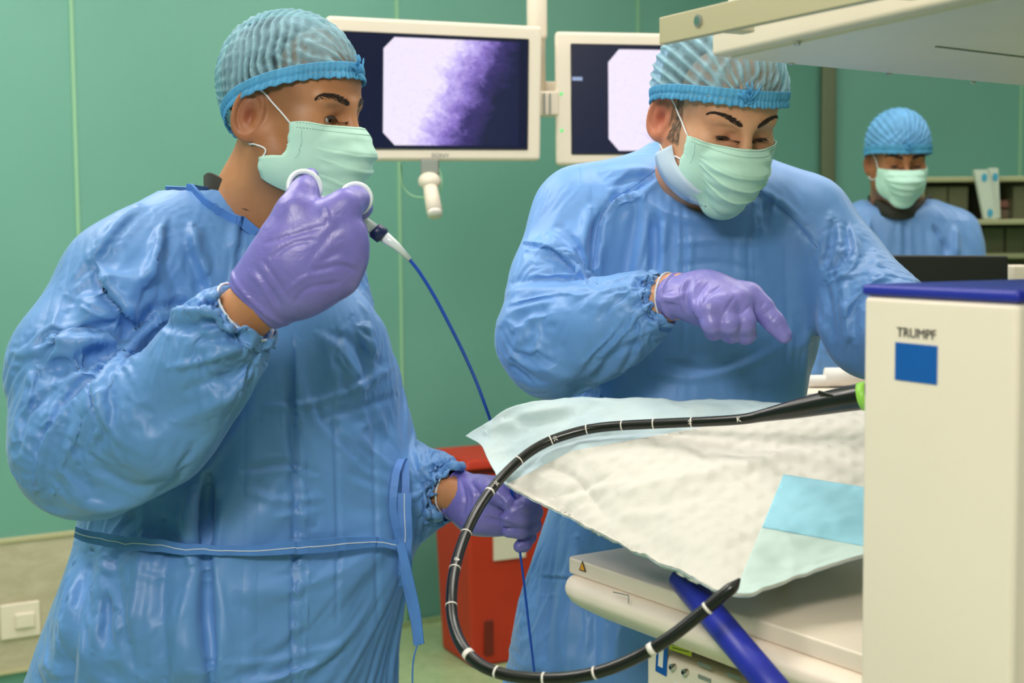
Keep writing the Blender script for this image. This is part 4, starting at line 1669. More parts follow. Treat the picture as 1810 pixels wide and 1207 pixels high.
    cuff_ring('cuff', P(1180, 526, 2.016), P(1230, 526, 1.99) - P(1180, 526, 2.016), .0355, .0355, M['stitch'], gown, r=.0013)
    # ---- right glove: index finger pointing, the others curled
    g = Field()
    fl = (.35, -.35, 1)
    g.chain([(P(1192, 524, 2.012), .0385), (P(1222, 524, 2.0), .036), (P(1265, 532, 1.99), .040)], .02, flat=fl, fs=1.28)
    for kx, ky, kd, r in ((1322, 524, 1.985, .0215), (1302, 534, 1.965, .0205), (1275, 540, 1.95, .0195), (1252, 545, 1.945, .018)):
        g.rc(P(1250, 528, 1.99), P(kx, ky, kd), .034, r, .022, flat=fl, fs=1.15)
    g.chain([(P(1320, 526, 1.985), .0195), (P(1347, 545, 1.975), .0148), (P(1368, 570, 1.965), .0128), (P(1386, 593, 1.958), .0112)], .012)
    for q, r in ((((1303, 534, 1.962), (1316, 570, 1.945), (1318, 590, 1.965), (1300, 580, 1.990)), .0142),
                 (((1276, 540, 1.948), (1288, 572, 1.935), (1292, 588, 1.958), (1278, 578, 1.985)), .0138),
                 (((1250, 545, 1.945), (1258, 572, 1.935), (1262, 584, 1.955), (1252, 574, 1.980)), .0128)):
        pp = [P(*a) for a in q]
        g.chain([(pp[0], r + .005), (pp[1], r + .0008), (pp[2], r), (pp[3], r - .002)], .0055)
    g.chain([(P(1245, 545, 2.02), .020), (P(1290, 568, 2.02), .0150), (P(1318, 560, 2.00), .0120)], .012)     # thumb tucked behind
    glove_cuff(P(1196, 524, 2.010), P(1230, 524, 1.99) - P(1192, 524, 2.012), fl, .0405, 1.24, g, 3)
    st = [('r', 4, 4, [(1215, 488), (1205, 515), (1208, 545)]), ('v', 4, 4, [(1225, 490), (1213, 515), (1216, 550)]), ('r', 4, 3, [(1240, 492), (1226, 515), (1226, 550)]),
          ('v', 4, 3, [(1255, 498), (1236, 520), (1233, 545)]), ('v', 3, 2.5, [(1275, 505), (1250, 525), (1240, 545)]),
          ('v', 3, 2, [(1298, 525), (1285, 545), (1275, 565)]), ('v', 3, 2, [(1325, 540), (1310, 555)]),
          ('v', 2, 1.6, [(1352, 533), (1345, 545)]), ('v', 2, 1.6, [(1362, 545), (1352, 558)]), ('v', 2, 1.6, [(1372, 558), (1360, 572)]), ('v', 2, 1.4, [(1382, 572), (1370, 584)])]
    c0 = P(1290, 550, 1.98)
    build_field('glove', g, c0 - [.11, .09, .08], c0 + [.10, .09, .08], .0018, M['glove_m'], root, 1, [(a[0], a[1], a[2] * .6) + tuple(a[3:]) for a in st], (.0006, 70, 5, (1, .6, 1)))
    # ---- left glove, behind the column
    g = Field()
    g.chain([(P(1648, 600, 2.015), .036), (P(1695, 610, 1.978), .038)], .02, flat=(0, .3, 1), fs=1.1)
    for k in range(4):
        g.chain([(P(1690, 598 + k * 13, 1.98), .017), (P(1735, 600 + k * 15, 1.95), .0125), (P(1757, 612 + k * 15, 1.94), .0105)], .006)
    g.chain([(P(1685, 600, 1.98), .018), (P(1706, 578, 1.95), .0125)], .008)
    c0 = P(1700, 610, 1.97)
    build_field('glove', g, c0 - [.10, .08, .08], c0 + [.08, .08, .08], .003, M['glove_m'], root, 1)
    return root, bv


mid_man, mid_bvh = person_middle()


# ------------------------------------------------------------------ person far behind at the right
def person_back():
    D = 4.0
    H = Head(P(1587, 283, D), 0, 14, 0, .96)
    base = P(1605, 700, D + .12)
    root = empty('person', (base[0], base[1], 0),
                 'person in pale blue gown standing far back at right behind the dark monitor, looking down', 'person')
    F = Field()
    head_field(F, H, .3, 0, .96)
    nb = P(1588, 360, D + .08)
    F.rc(H((0, -.028, -.06)), nb, .050, .056, .04)
    F.chain([(nb, .058), (P(1600, 450, D + .1), .09), (P(1600, 600, D + .12), .10), (P(1600, 760, D + .12), .12)], .05)
    S, E, W = P(1512, 410, D + .10), P(1490, 560, D + .02), P(1560, 640, D - .22)
    S2, E2, W2 = P(1690, 405, D + .10), P(1725, 560, D + .02), P(1650, 645, D - .22)
    for a, b, c_ in ((S, E, W), (S2, E2, W2)):
        F.rc(P(1600, 430, D + .1), a, .06, .045, .03)
        F.chain([(a, .046), (b, .038), (c_, .028)], .02)
        F.rc(c_, c_ + np.array([0, -.09, -.03]), .026, .020, .01)
    legs(F, base + np.array([-.10, .0, -.10]), base + np.array([.10, .0, -.10]), np.array([0, -1., 0]))
    below(root, (base + np.array([-.10, .0, -.10]), base + np.array([.10, .0, -.10])), np.array([0, -1., 0]), 0)
    hc = H((0, 0, 0))
    v, f = F.mesh(grid_axes(base * [1, 1, 0] + [-.42, -.55, -.02], base * [1, 1, 0] + [.42, .32, 1.82], .012,
                            (hc - [.13, .14, .16], hc + np.array([.13, .14, .14])), .004))
    v = relax(v, f, 1, .4)
    body = mesh('body', v, f, M['skin_b'], root)
    set_tint(body, head_tint(H, v, .5, .5, .3))
    eyes(H, root, (0, 1, -.6))
    brows(H, F, root, 1.2)
    c = empty('surgical_cap', H(0, 0, .05))
    c.parent = root
    c.matrix_parent_inverse = root.matrix_basis.inverted()
    cap(H, c, 'front', M['cap_b'], M['band'], M['hair_d'], rim=(.042, -.04, .016), r=(.092, .118, .106), seed=5, nu=160, nv=60, knot=.001)
    mask(H, F, root, stitches=False, drop=-.112, flap=.2)
    mb = MB()
    mb.ribbon(spline([P(1535, 356, D + .14), P(1555, 367, D + .01), P(1590, 377, D - .03), P(1625, 367, D + .01), P(1645, 354, D + .14)], 5), np.array([0, 0, 1.]), .036, .006)
    mb.build('shirt_collar', M['shirt_d'], root, True)
    G = Field()
    G.loft(secs([(352, 1520, 1655, D + .1, .075), (362, 1505, 1670, D + .1, .10), (385, 1480, 1705, D + .1, .12), (420, 1470, 1725, D + .1, .13),
                 (500, 1475, 1722, D + .12, .14), (600, 1480, 1715, D + .12, .15), (700, 1470, 1730, D + .12, .17), (850, 1450, 1750, D + .12, .19), (1000, 1440, 1760, D + .12, .2)]), .02, power=2.2)
    for a, b, c_ in ((S, E, W), (S2, E2, W2)):
        G.chain([(a, .070), (b, .062), (c_, .048)], .04)
    G.el(P(1588, 344, D + .04), (.085, .11, .048), k=.01, op='s')
    st = [('v', 5, 14, [(1650, 400), (1668, 430), (1672, 450)]), ('r', 6, 12, [(1690, 400), (1690, 450)]), ('v', 4, 9, [(1600, 385), (1603, 450)]),
          ('v', 5, 10, [(1520, 400), (1515, 450)]), ('r', 6, 10, [(1535, 395), (1535, 450)])]
    v, f = gown_mesh(G, base + [-.42, -.5, -.40], base + [.42, .34, .72], st, ((P(1588, 366, D + .1), .12), (W, .07), (W2, .07)), base[2] - .25,
                     h=.012, frames=10, inset=.015, sharp=.8)
    mesh('gown', v, f, M['gown_b'], root)
    for c_ in (W, W2):
        g = Field()
        g.chain([(c_ + np.array([0, .01, 0]), .032), (c_ + np.array([0, -.07, -.02]), .036)], .02, flat=(1, 0, 0), fs=1.3)
        for k in range(4):
            a = c_ + np.array([0, -.07, -.045 + k * .02])
            g.chain([(a, .014), (a + np.array([0, -.045, -.01]), .011), (a + np.array([0, -.065, -.03]), .009)], .006)
        g.chain([(c_ + np.array([0, -.03, .02]), .015), (c_ + np.array([0, -.07, .045]), .010)], .01)
        build_field('glove', g, c_ - [.07, .17, .12], c_ + [.07, .07, .09], .004, M['glove_m'], root, 1)
    return root


back_man = person_back()


# ------------------------------------------------------------------ things of the room
M['dark'] = Mat('black_plastic', srgb(34, 34, 30), .45).m
M['rubber'] = Mat('black_rubber', srgb(20, 20, 18), .28, 0, .6).m
M['navy'] = Mat('navy_plastic', srgb(30, 40, 84), .35).m
M['blue'] = Mat('deep_blue', srgb(34, 44, 160), .4).vary(.06, 5).m
M['logo_blue'] = Mat('logo_blue', srgb(0, 88, 172), .5).m
M['ink'] = Mat('dark_print', srgb(60, 58, 52), .6).m
M['steel'] = Mat('satin_steel', srgb(198, 186, 152), .4, .1).m
M['chrome'] = Mat('chrome', srgb(200, 200, 200), .15, 1).m
M['red'] = Mat('red_plastic', srgb(204, 52, 26), .5).vary(.05, 5).m
M['red_d'] = Mat('red_plastic_dark', srgb(120, 30, 20), .5).m
M['grey'] = Mat('grey_plastic', srgb(140, 146, 138), .5).m
M['yellow'] = Mat('yellow_label', srgb(224, 222, 40), .5).m
M['orange'] = Mat('warning_orange', srgb(232, 160, 40), .5).m
M['fibre'] = Mat('fibre_blue', srgb(24, 78, 190), .35).m
M['lime'] = Mat('lime_plastic', srgb(150, 214, 80), .4).m


def glow(name, col, s):
    m = Mat(name, (0, 0, 0, 1), .25, 0, .4)
    m.b.inputs['Emission Color'].default_value = col
    m.b.inputs['Emission Strength'].default_value = s
    return m


M['screen'] = glow('screen_dark', srgb(22, 28, 62), .75).m
M['osd'] = glow('screen_text', srgb(170, 190, 230), .8).m
M['led'] = glow('green_led', srgb(80, 230, 120), 1.2).m


def endo_mat(edge):
    """bright tissue picture fading to dark along a slanting ragged edge (object coordinates: x right, z up on the picture)"""
    m = glow('endoscope_picture', (1, 1, 1, 1), 1.0)
    tc = m.node('ShaderNodeTexCoord')
    sx = m.node('ShaderNodeSeparateXYZ')
    m.lk(tc.outputs['UV'], sx.inputs[0])
    n1 = m.node('ShaderNodeTexNoise', Scale=5, Detail=6, Roughness=.7, Distortion=.8)
    m.lk(tc.outputs['UV'], n1.inputs['Vector'])
    n2 = m.node('ShaderNodeTexNoise', Scale=22, Detail=5, Roughness=.75, Distortion=.5)
    m.lk(tc.outputs['UV'], n2.inputs['Vector'])

    def mth(op, a, b, c=None):
        q = m.node('ShaderNodeMath', operation=op)
        for i, x in enumerate((a, b, c)):
            if x is None:
                continue
            if isinstance(x, (int, float)):
                q.inputs[i].default_value = x
            else:
                m.lk(x, q.inputs[i])
        return q.outputs[0]
    # distance to the edge  e(v) = e0 + e1 v
    lim = mth('MULTIPLY_ADD', sx.outputs[1], edge[1], edge[0])
    d = mth('SUBTRACT', lim, sx.outputs[0])
    d = mth('ADD', d, mth('MULTIPLY_ADD', n1.outputs[0], .36, -.18))
    bright = m.node('ShaderNodeMapRange')
    bright.inputs[1].default_value, bright.inputs[2].default_value = -.10, .42
    m.lk(d, bright.inputs[0])
    tex = mth('MULTIPLY_ADD', n2.outputs[0], 1.3, -.65)
    amt = m.node('ShaderNodeMapRange')
    amt.inputs[1].default_value, amt.inputs[2].default_value = 0, .55
    amt.inputs[3].default_value, amt.inputs[4].default_value = 1, .12
    m.lk(d, amt.inputs[0])
    val = mth('ADD', bright.outputs[0], mth('MULTIPLY', mth('MULTIPLY', tex, amt.outputs[0]), bright.outputs[0]))
    r = m.node('ShaderNodeValToRGB')
    cr = r.color_ramp
    cr.elements[0].position, cr.elements[0].color = 0, srgb(24, 32, 66)
    cr.elements[1].position, cr.elements[1].color = 1, srgb(246, 236, 255)
    for p_, c_ in ((.28, srgb(58, 50, 112)), (.55, srgb(140, 118, 204)), (.80, srgb(202, 184, 250))):
        e = cr.elements.new(p_)
        e.color = c_
    m.lk(val, r.inputs[0])
    m.lk(r.outputs[0], m.b.inputs['Emission Color'])
    return m.m


def bil(c, u, v):
    """point in the quad c = [TL, TR, BR, BL]"""
    return (c[0] * (1 - u) + c[1] * u) * (1 - v) + (c[3] * (1 - u) + c[2] * u) * v


def flat_poly(name, pts, mat, parent, n, th=.0012, uv=None):
    """thin plate with outline pts, pushed th along n"""
    pts = [np.array(p) for p in pts]
    o = MB().prism(pts, np.array(n) * th).build(name, mat, parent)
    if uv is not None:
        me = o.data
        lay = me.uv_layers.new(name='UVMap')
        for lp in me.loops:
            p = np.array(me.vertices[lp.vertex_index].co)
            lay.data[lp.index].uv = uv(p)
    return o


def text(name, s, at, right, up, size, mat, parent, depth=.0006, sx=1.0):
    cu = bpy.data.curves.new(name, 'FONT')
    cu.body = s
    cu.size = size
    cu.extrude = depth
    cu.align_x, cu.align_y = 'CENTER', 'CENTER'
    o = bpy.data.objects.new(name, cu)
    COL.objects.link(o)
    me = bpy.data.meshes.new_from_object(o.evaluated_get(bpy.context.evaluated_depsgraph_get()))
    bpy.data.objects.remove(o)
    right = np.array(right, float) / np.linalg.norm(right)
    up = np.array(up, float) - right * right.dot(up)
    up /= np.linalg.norm(up)
    n = np.cross(right, up)
    for v in me.vertices:
        v.co = Vector(np.array(at) + right * v.co.x * sx + up * v.co.y + n * v.co.z)
    return link(name, me, mat, parent, False)


def monitor(quad, inner, label, brand, edge, octo, leds=(), osd=None, fade=None):
    c = [P(*q) for q in quad]
    ctr = sum(c) / 4
    n = np.cross(c[1] - c[0], c[3] - c[0])
    n /= np.linalg.norm(n)
    if n.dot(CAM - ctr) < 0:
        n = -n
    root = empty('medical_monitor', ctr, label, 'monitor')
    h = MB().prism([p - n * .045 for p in c], n * .045).build('housing', M['cream'], root, bevel=.010, seg=4)
    bk = [bil(c, u, v) - n * .045 for u, v in ((.2, .2), (.8, .2), (.8, .8), (.2, .8))]
    MB().prism(bk, -n * .03).build('back_cover', M['cream'], root, bevel=.01)
    u0, v0, u1, v1 = inner
    w = [bil(c, u, v) + n * .0006 for u, v in ((u0, v0), (u1, v0), (u1, v1), (u0, v1))]
    flat_poly('screen', w, M['screen'], root, n)
    rim = MB()
    for i in range(4):
        a, b = w[i], w[(i + 1) % 4]
        rim.tube([a + n * .001, b + n * .001], .0018, 6)
    rim.build('screen_edge', M['dark'], root, True)
    o_ = [bil(w, u, v) + n * .0014 for u, v in octo]
    ax, ay = w[1] - w[0], w[3] - w[0]
    us = [u for u, v in octo]
    vs = [v for u, v in octo]
    A, B = bil(w, min(us), 0), bil(w, max(us), 0)

    def uv(p):
        q = p - w[0]
        u = q.dot(ax) / ax.dot(ax)
        v = q.dot(ay) / ay.dot(ay)
        return ((u - min(us)) / (max(us) - min(us)), 1 - (v - min(vs)) / (max(vs) - min(vs)))
    flat_poly('endoscope_picture', o_, endo_mat(edge), root, n, .0006, uv)
    for u, v in leds:
        MB().sphere(bil(c, u, v) + n * .001, .004).build('power_light', M['led'], root, True)
    if osd:
        for u, v, ww in osd:
            a = bil(w, u, v) + n * .0016
            rr = ax / np.linalg.norm(ax)
            uu = -ay / np.linalg.norm(ay)
            flat_poly('screen_text', [a, a + rr * ww, a + rr * ww + uu * .009, a + uu * .009], M['osd'], root, n, .0005)
    if brand:
        text('brand_lettering', brand, bil(c, .52, .962) + n * .001, c[1] - c[0], c[0] - c[3], .013, M['grey'], root, .0003, 1.3)
    return root, c, n


mon1, c1, n1_ = monitor([(578, 27, 3.4), (959, 46, 3.55), (956, 284, 3.55), (577, 284, 3.4)], (.065, .105, .932, .915),
                        'wide cream-framed monitor at left between the two heads, showing a bright violet picture', 'SONY', (.60, .34),
                        [(.21, .03), (.95, .03), (.95, .97), (.28, .97), (.218, .86), (.218, .13), (.275, .03)][1:])
mon2, c2, n2_ = monitor([(981, 55, 3.62), (1352, 62, 3.62), (1352, 292, 3.62), (983, 292, 3.62)], (.076, .095, .935, .915),
                        'cream-framed monitor partly hidden behind the middle person, green lights on its frame', None, (.75, .25),
                        [(.265, .04), (.80, .04), (.86, .10), (.86, .9), (.80, .97), (.262, .97), (.205, .86), (.205, .16)],
                        leds=((.028, .465), (.028, .74)), osd=((.004, .33, .026),))

# support column of the monitors with its cross bracket
mp = P(950, 150, 3.68)
arm = empty('monitor_support_arm', (mp[0], mp[1], CEILING_Z), 'cream ceiling pole with cross bracket carrying the two monitors', 'monitor arm')
tp = P(949, 0, 3.68)
MB().tube([(mp[0], mp[1], 1.80), (mp[0], mp[1], CEILING_Z)], .021, 24).build('pole', M['cream'], arm, True)
MB().tube([(mp[0], mp[1], 1.955), (mp[0], mp[1], 1.97), (mp[0], mp[1], 2.3)], [.021, .026, .026], 24).build('sleeve', M['cream'], arm, True)
MB().box(P(967, 184, 3.64), (.060, .05, .062)).build('cross_bracket', M['beige'], arm, bevel=.006)
for xx in (962, 972):
    MB().box(P(xx, 184, 3.612), (.005, .008, .052)).build('clamp_groove', M['grey'], arm)
MB().box((mp[0], mp[1] + .03, 1.83), (.5, .03, .05)).build('rear_crossbar', M['beige'], arm, bevel=.005)
# handle hanging below the left monitor
hd = empty('positioning_handle', P(760, 290, 3.47), 'cream tubular handle hanging under the left monitor', 'handle')
MB().box(P(760, 296, 3.48), (.044, .04, .036)).build('bracket', M['grey'], hd, bevel=.004)
MB().sphere(P(759, 320, 3.46), (.028, .026, .022)).build('joint', M['cream'], hd, True)
MB().tube([P(759, 322, 3.46), P(763, 345, 3.44), P(768, 374, 3.41)], [.0165, .0185, .0195], 24).build('grip', M['cream'], hd, True)
MB().tube([P(768, 373.6, 3.411), P(769, 380, 3.405)], .0175, 24).build('end_cap', M['white'], hd, True)
MB().tube(spline([P(774, 290, 3.49), P(781, 325, 3.47), P(770, 345, 3.49), P(735, 348, 3.52), P(713, 330, 3.55), P(708, 290, 3.56)], 8), .0022, 8).build('cable', M['seam'], hd, True)

# ---- red waste bin
def bin_():
    u = np.array([.90, .44, 0])
    u /= np.linalg.norm(u)
    v = np.array([-u[1], u[0], 0])
    c0 = P(835, 1195, 4.71)
    c0[2] = 0
    root = empty('waste_bin', c0, 'tall red plastic waste bin with lid on the floor by the green wall', 'bin')
    W, D_ = .46, .26

    def ring(z, g):
        return [c0 + u * (-g) + v * (-g) + [0, 0, z], c0 + u * (W + g) + v * (-g) + [0, 0, z], c0 + u * (W + g) + v * (D_ + g) + [0, 0, z], c0 + u * (-g) + v * (D_ + g) + [0, 0, z]]
    mb = MB()
    pts = ring(0, 0) + ring(.66, .022)
    mb.add(pts, [(3, 2, 1, 0), (4, 5, 6, 7), (0, 1, 5, 4), (1, 2, 6, 5), (2, 3, 7, 6), (3, 0, 4, 7)])
    mb.build('bin_body', M['red'], root, bevel=.014, seg=3)
    mb = MB().add(ring(.64, .014) + ring(.675, .014), [(3, 2, 1, 0), (4, 5, 6, 7), (0, 1, 5, 4), (1, 2, 6, 5), (2, 3, 7, 6), (3, 0, 4, 7)])
    mb.build('lid_gap', M['red_d'], root)
    mb = MB().add(ring(.680, .032) + ring(.715, .020), [(3, 2, 1, 0), (4, 5, 6, 7), (0, 1, 5, 4), (1, 2, 6, 5), (2, 3, 7, 6), (3, 0, 4, 7)])
    mb.build('lid', M['red'], root, bevel=.010, seg=3)
    a = c0 + u * .135 + v * -.018
    MB().box(a + [0, 0, .415], (.12, .004, .10), frame((0, 0, 1), u)).build('paper_label', M['cream'], root)
    MB().box(c0 + u * .06 + v * -.004 + [0, 0, .10], (.035, .012, .12), frame((0, 0, 1), u)).build('pedal_slot', M['red_d'], root, bevel=.004)


bin_()

# ---- ceiling pendant shelf at upper right with its equipment rail
def pendant():
    zb = P(1257, 100, 1.77)[2]
    c = P(1257, 100, 1.77)
    a = np.array([.80, .60, 0])
    b = np.array([.390, -.921, 0])
    root = empty('pendant_shelf', c + a * .3 + b * .2, 'pale shelf hanging at upper right above the middle person', 'pendant shelf')
    q = [c, c + a * 1.0, c + a * 1.0 + b * .78, c + b * .78]
    MB().prism(q, np.array([0, 0, .030])).build('shelf_board', M['beige'], root, bevel=.006, seg=3)
    inn = [c + a * .02 + b * .02, c + a * .98 + b * .02, c + a * .98 + b * .76, c + a * .02 + b * .76]
    MB().prism([p - [0, 0, .003] for p in inn], np.array([0, 0, .004])).build('under_panel', M['white'], root)
    for px, py in ((1409, 78), (1399, 113), (1571, 131), (1720, 146)):
        r = ray(px, py)
        s = (zb - .004 - CAM[2]) / r[2]
        MB().sphere(CAM + r * s, (.004, .004, .002)).build('screw', M['chrome'], root, True)
    r0, r1 = [CAM + ray(x, y) * ((zb - .0035 - CAM[2]) / ray(x, y)[2]) for x, y in ((1655, 82), (1812, 101))]
    MB().ribbon([r0, r1], np.array([0., 1, 0]), .004, .002).build('panel_joint', M['grey'], root)
    # rail outside the near edge
    s0, s1 = P(1179, 80, 1.62), P(1588, 0, 1.30)
    s1[2] = s0[2]
    d = (s1 - s0) / np.linalg.norm(s1 - s0)
    e = s0 + d * .62
    nn = np.array([-d[1], d[0], 0])
    q = [s0, e, e + [0, 0, .030], s0 + [0, 0, .030]]
    MB().prism(q, nn * -.011).build('equipment_rail', M['steel'], root, bevel=.0015)
    for k in (.085, .34, .55):
        m_ = s0 + d * k
        MB().box(m_ + nn * .024 + [0, 0, .012], (.022, .050, .014), frame((0, 0, 1), d)).build('rail_bracket', M['beige'], root, bevel=.002)
    rr = frame(nn, (0, 0, 1))
    sc = P(1253, 41, 1.555)
    t = (sc - s0).dot(d)
    sc = s0 + d * t + [0, 0, .0165] - nn * .0115
    MB().tube([sc + nn * .002, sc - nn * .0015], .0068, 20).build('screw', M['grey'], root, False)
    MB().tube([sc - nn * .001, sc - nn * .0025], .0045, 20).build('screw_cap', M['chrome'], root, False)
    pc = c + a * .055 + b * .030
    MB().box((pc[0], pc[1], (zb + CEILING_Z) / 2 + .01), (.05, .05, CEILING_Z - zb - .02), frame((0, 0, 1), a)).build('hanging_post', M['white'], root, bevel=.004)
    pc = c + a * .7 + b * .4
    MB().box((pc[0], pc[1], (zb + CEILING_Z) / 2 + .01), (.16, .16, CEILING_Z - zb - .02), frame((0, 0, 1), a)).build('hanging_post', M['white'], root, bevel=.01)


pendant()

# ---- white supply column in the foreground at right
def column():
    A = np.array([.3365, 1.36])
    B = np.array([.4228, 1.1875])
    u = np.array([B[0] - A[0], B[1] - A[1], 0])
    W = np.linalg.norm(u)
    u /= W
    v = np.array([-u[1], u[0], 0])          # away from the camera
    zt = P(1527, 522, 1.36)[2]
    a = np.array([A[0], A[1], 0.0])
    root = empty('supply_column', a, 'tall cream supply column in the right foreground with deep blue top cap and square blue logo', 'equipment column')
    q = [a, a + u * W, a + u * W + v * .24, a + v * .24]
    MB().prism(q, np.array([0, 0, zt])).build('column_body', M['cream'], root, bevel=.006, seg=4)
    g = .0015
    q = [a - u * g - v * g, a + u * (W + g) - v * g, a + u * (W + g) + v * (.24 + g), a - u * g + v * (.24 + g)]
    MB().prism([p + [0, 0, zt] for p in q], np.array([0, 0, .011])).build('top_cap', M['blue'], root, bevel=.004, seg=3)

    def on(px, py, off=.0006):
        r = ray(px, py)
        s = v.dot(a - CAM) / v.dot(r)
        return CAM + r * s - v * off
    c4 = [on(1583, 605), on(1657, 611), on(1657, 680), on(1583, 671)]
    x0 = ((c4[0] + c4[3]) / 2 - a).dot(u)
    x1 = ((c4[1] + c4[2]) / 2 - a).dot(u)
    z1, z0 = c4[0][2], c4[3][2]
    z1 = (c4[0][2] + c4[1][2]) / 2
    z0 = (c4[2][2] + c4[3][2]) / 2
    flat_poly('logo_square', [a + u * x0 + [0, 0, z1], a + u * x1 + [0, 0, z1], a + u * x1 + [0, 0, z0], a + u * x0 + [0, 0, z0]], M['logo_blue'], root, -v, .0008)
    t = a + u * (x0 + x1) / 2 + [0, 0, on(1620, 590)[2]] - v * .0006
    text('lettering', 'TRUMPF', t, u, (0, 0, 1), .0125, M['ink'], root, .0003, 1.02 * (x1 - x0) / .0500)
    # rear corner cover and blue edge guard
    MB().box(a + u * W + v * .12 + u * .004 + [0, 0, zt / 2], (.008, .2, zt * .98), frame((0, 0, 1), u)).build('side_panel', M['white'], root, bevel=.003)


column()

# ---- equipment cart with the tray, the video unit and the blue bar
U = np.array([.535, -.845, 0])
U /= np.linalg.norm(U)
V = np.array([-U[1], U[0], 0])
C0 = P(1000, 983, 1.9)


def cq(s, t, z=0.0):
    return C0 + U * s + V * t + np.array([0, 0, z])


def front(px, py, t=0.0, off=.0008):
    """place on the vertical plane t behind the front edge of the cart"""
    r = ray(px, py)
    s = V.dot(C0 + V * t - CAM) / V.dot(r)
    return CAM + r * s - V * off


RC = frame((0, 0, 1), U)
LC = .56


def rbox(s0, s1, t0, t1, z0, z1):
    return [cq(s0, t0, z0), cq(s1, t0, z0), cq(s1, t1, z0), cq(s0, t1, z0)], np.array([0, 0, z1 - z0])


def drawer_unit():
    root = empty('keyboard_drawer_unit', cq(.2, .15, -.10), 'beige drawer unit with rounded end jutting out below the white table cover', 'drawer unit')
    top = MB()
    n = 10
    # rounded left end in plan
    out = [(0.012 * (1 - math.cos(a)) , .012 * (1 - math.sin(a))) for a in [math.pi / 2 * (1 - i / n) for i in range(n + 1)]]
    pl = [cq(.012 - .012 * math.sin(math.pi / 2 * i / n), .012 - .012 * math.cos(math.pi / 2 * i / n), -.022) for i in range(n + 1)]
    pl += [cq(0, .33, -.022), cq(LC, .33, -.022), cq(LC, 0, -.022)]
    MB().prism(pl, np.array([0, 0, .022])).build('top_panel', M['beige'], root, bevel=.003, seg=3)
    # drawer body: profile across (t, z) pushed along the front
    prof = [(-.012, -.026), (-.020, -.032), (-.021, -.044), (-.010, -.058), (.03, -.080), (.10, -.095), (.33, -.095), (.33, -.022), (.0, -.022)]
    mb = MB()
    st = [(.010, .72), (.022, .93), (.05, 1.0), (LC, 1.0)]
    vs, fs = [], []
    for s, k in st:
        for t, z in prof:
            tt = t if k == 1 else .03 + (t - .03) * k
            zz = -.022 + (z + .022) * (k if k < 1 else 1)
            vs.append(cq(s, tt, zz))
    m_ = len(prof)
    for i in range(len(st) - 1):
        for j in range(m_):
            fs.append((i * m_ + j, i * m_ + (j + 1) % m_, (i + 1) * m_ + (j + 1) % m_, (i + 1) * m_ + j))
    fs += [tuple(range(m_))[::-1], tuple(range((len(st) - 1) * m_, len(st) * m_))]
    MB().add(vs, fs).build('drawer_body', M['cream'], root, bevel=.004, seg=3)
    # latch outline and warning triangle
    mb = MB()
    w = [front(1085, 1046, -.021, .001), front(1112, 1052, -.021, .001), front(1112, 1066, -.021, .001)]
    mb.tube(w, .0008, 5)
    mb.build('latch_groove', M['grey'], root, True)
    a = front(1031, 1001, 0, .001)
    tri = [a + [0, 0, .008], a - U * .008 + [0, 0, -.006], a + U * .008 + [0, 0, -.006]]
    t_ = flat_poly('warning_triangle', tri, M['ink'], root, -V, .0006)
    g = sum(tri) / 3
    flat_poly('triangle_fill', [g + (p - g) * .68 - V * .0007 for p in tri], M['orange'], t_, -V, .0005)


drawer_unit()


def video_unit():
    t0 = .035
    root = empty('video_processor', cq(.3, .15, -.34), 'beige electronic unit with side vents, blue badge and yellow label under the drawer unit', 'medical device')
    s0 = (front(1141, 1120, t0) - C0).dot(U)
    q, e = rbox(s0, LC - .01, t0, .32, -.34, -.101)
    MB().prism(q, e).build('case', M['cream'], root, bevel=.008, seg=3)
    def F_(x, y):
        return front(x, y, t0, .0006)
    q = [F_(1163, 1122), F_(1182, 1128), F_(1179, 1195), F_(1160, 1185)]
    b = flat_poly('blue_badge', q, M['logo_blue'], root, -V, .0010)
    q2 = [F_(1167, 1145) - V * .001, F_(1175, 1148) - V * .001, F_(1173, 1180) - V * .001, F_(1165, 1176) - V * .001]
    flat_poly('badge_print', q2, M['white'], b, -V, .0004)
    q = [F_(1186, 1128), F_(1225, 1136), F_(1223, 1160), F_(1185, 1147)]
    y = flat_poly('yellow_label', q, M['yellow'], root, -V, .0010)
    for i in range(3):
        a, b2 = F_(1190, 1134 + i * 5) - V * .0012, F_(1220, 1141 + i * 5.4) - V * .0012
        MB().ribbon([a, b2], np.array([0, 0, 1.]), .0008, .0004).build('label_print', M['ink'], y)
    for x, yy in ((1193, 1178), (1215, 1187)):
        c = F_(x, yy)
        k = MB().tube([c, c - V * .006, c - V * .007], [.0042, .0042, .003], 20).build('knob', M['chrome'], root, False)
        MB().tube([c - V * .007, c - V * .008], .002, 12).build('knob_centre', M['dark'], k, False)
    for i in range(2):
        for j in range(4):
            a = F_(1235 + i * 52, 1146 + j * 22.5 + i * 19)
            sl = MB().prism([a, a + U * .024 + [0, 0, 0], a + U * .024 - [0, 0, .005], a - [0, 0, .005]], V * .0002 - V * .0008)
            sl.build('vent_slot', M['grey'], root)
    a = F_(1192, 1202)
    flat_poly('white_label', [a, a + U * .012, a + U * .012 - [0, 0, .01], a - [0, 0, .01]], M['white'], root, -V, .0006)


video_unit()


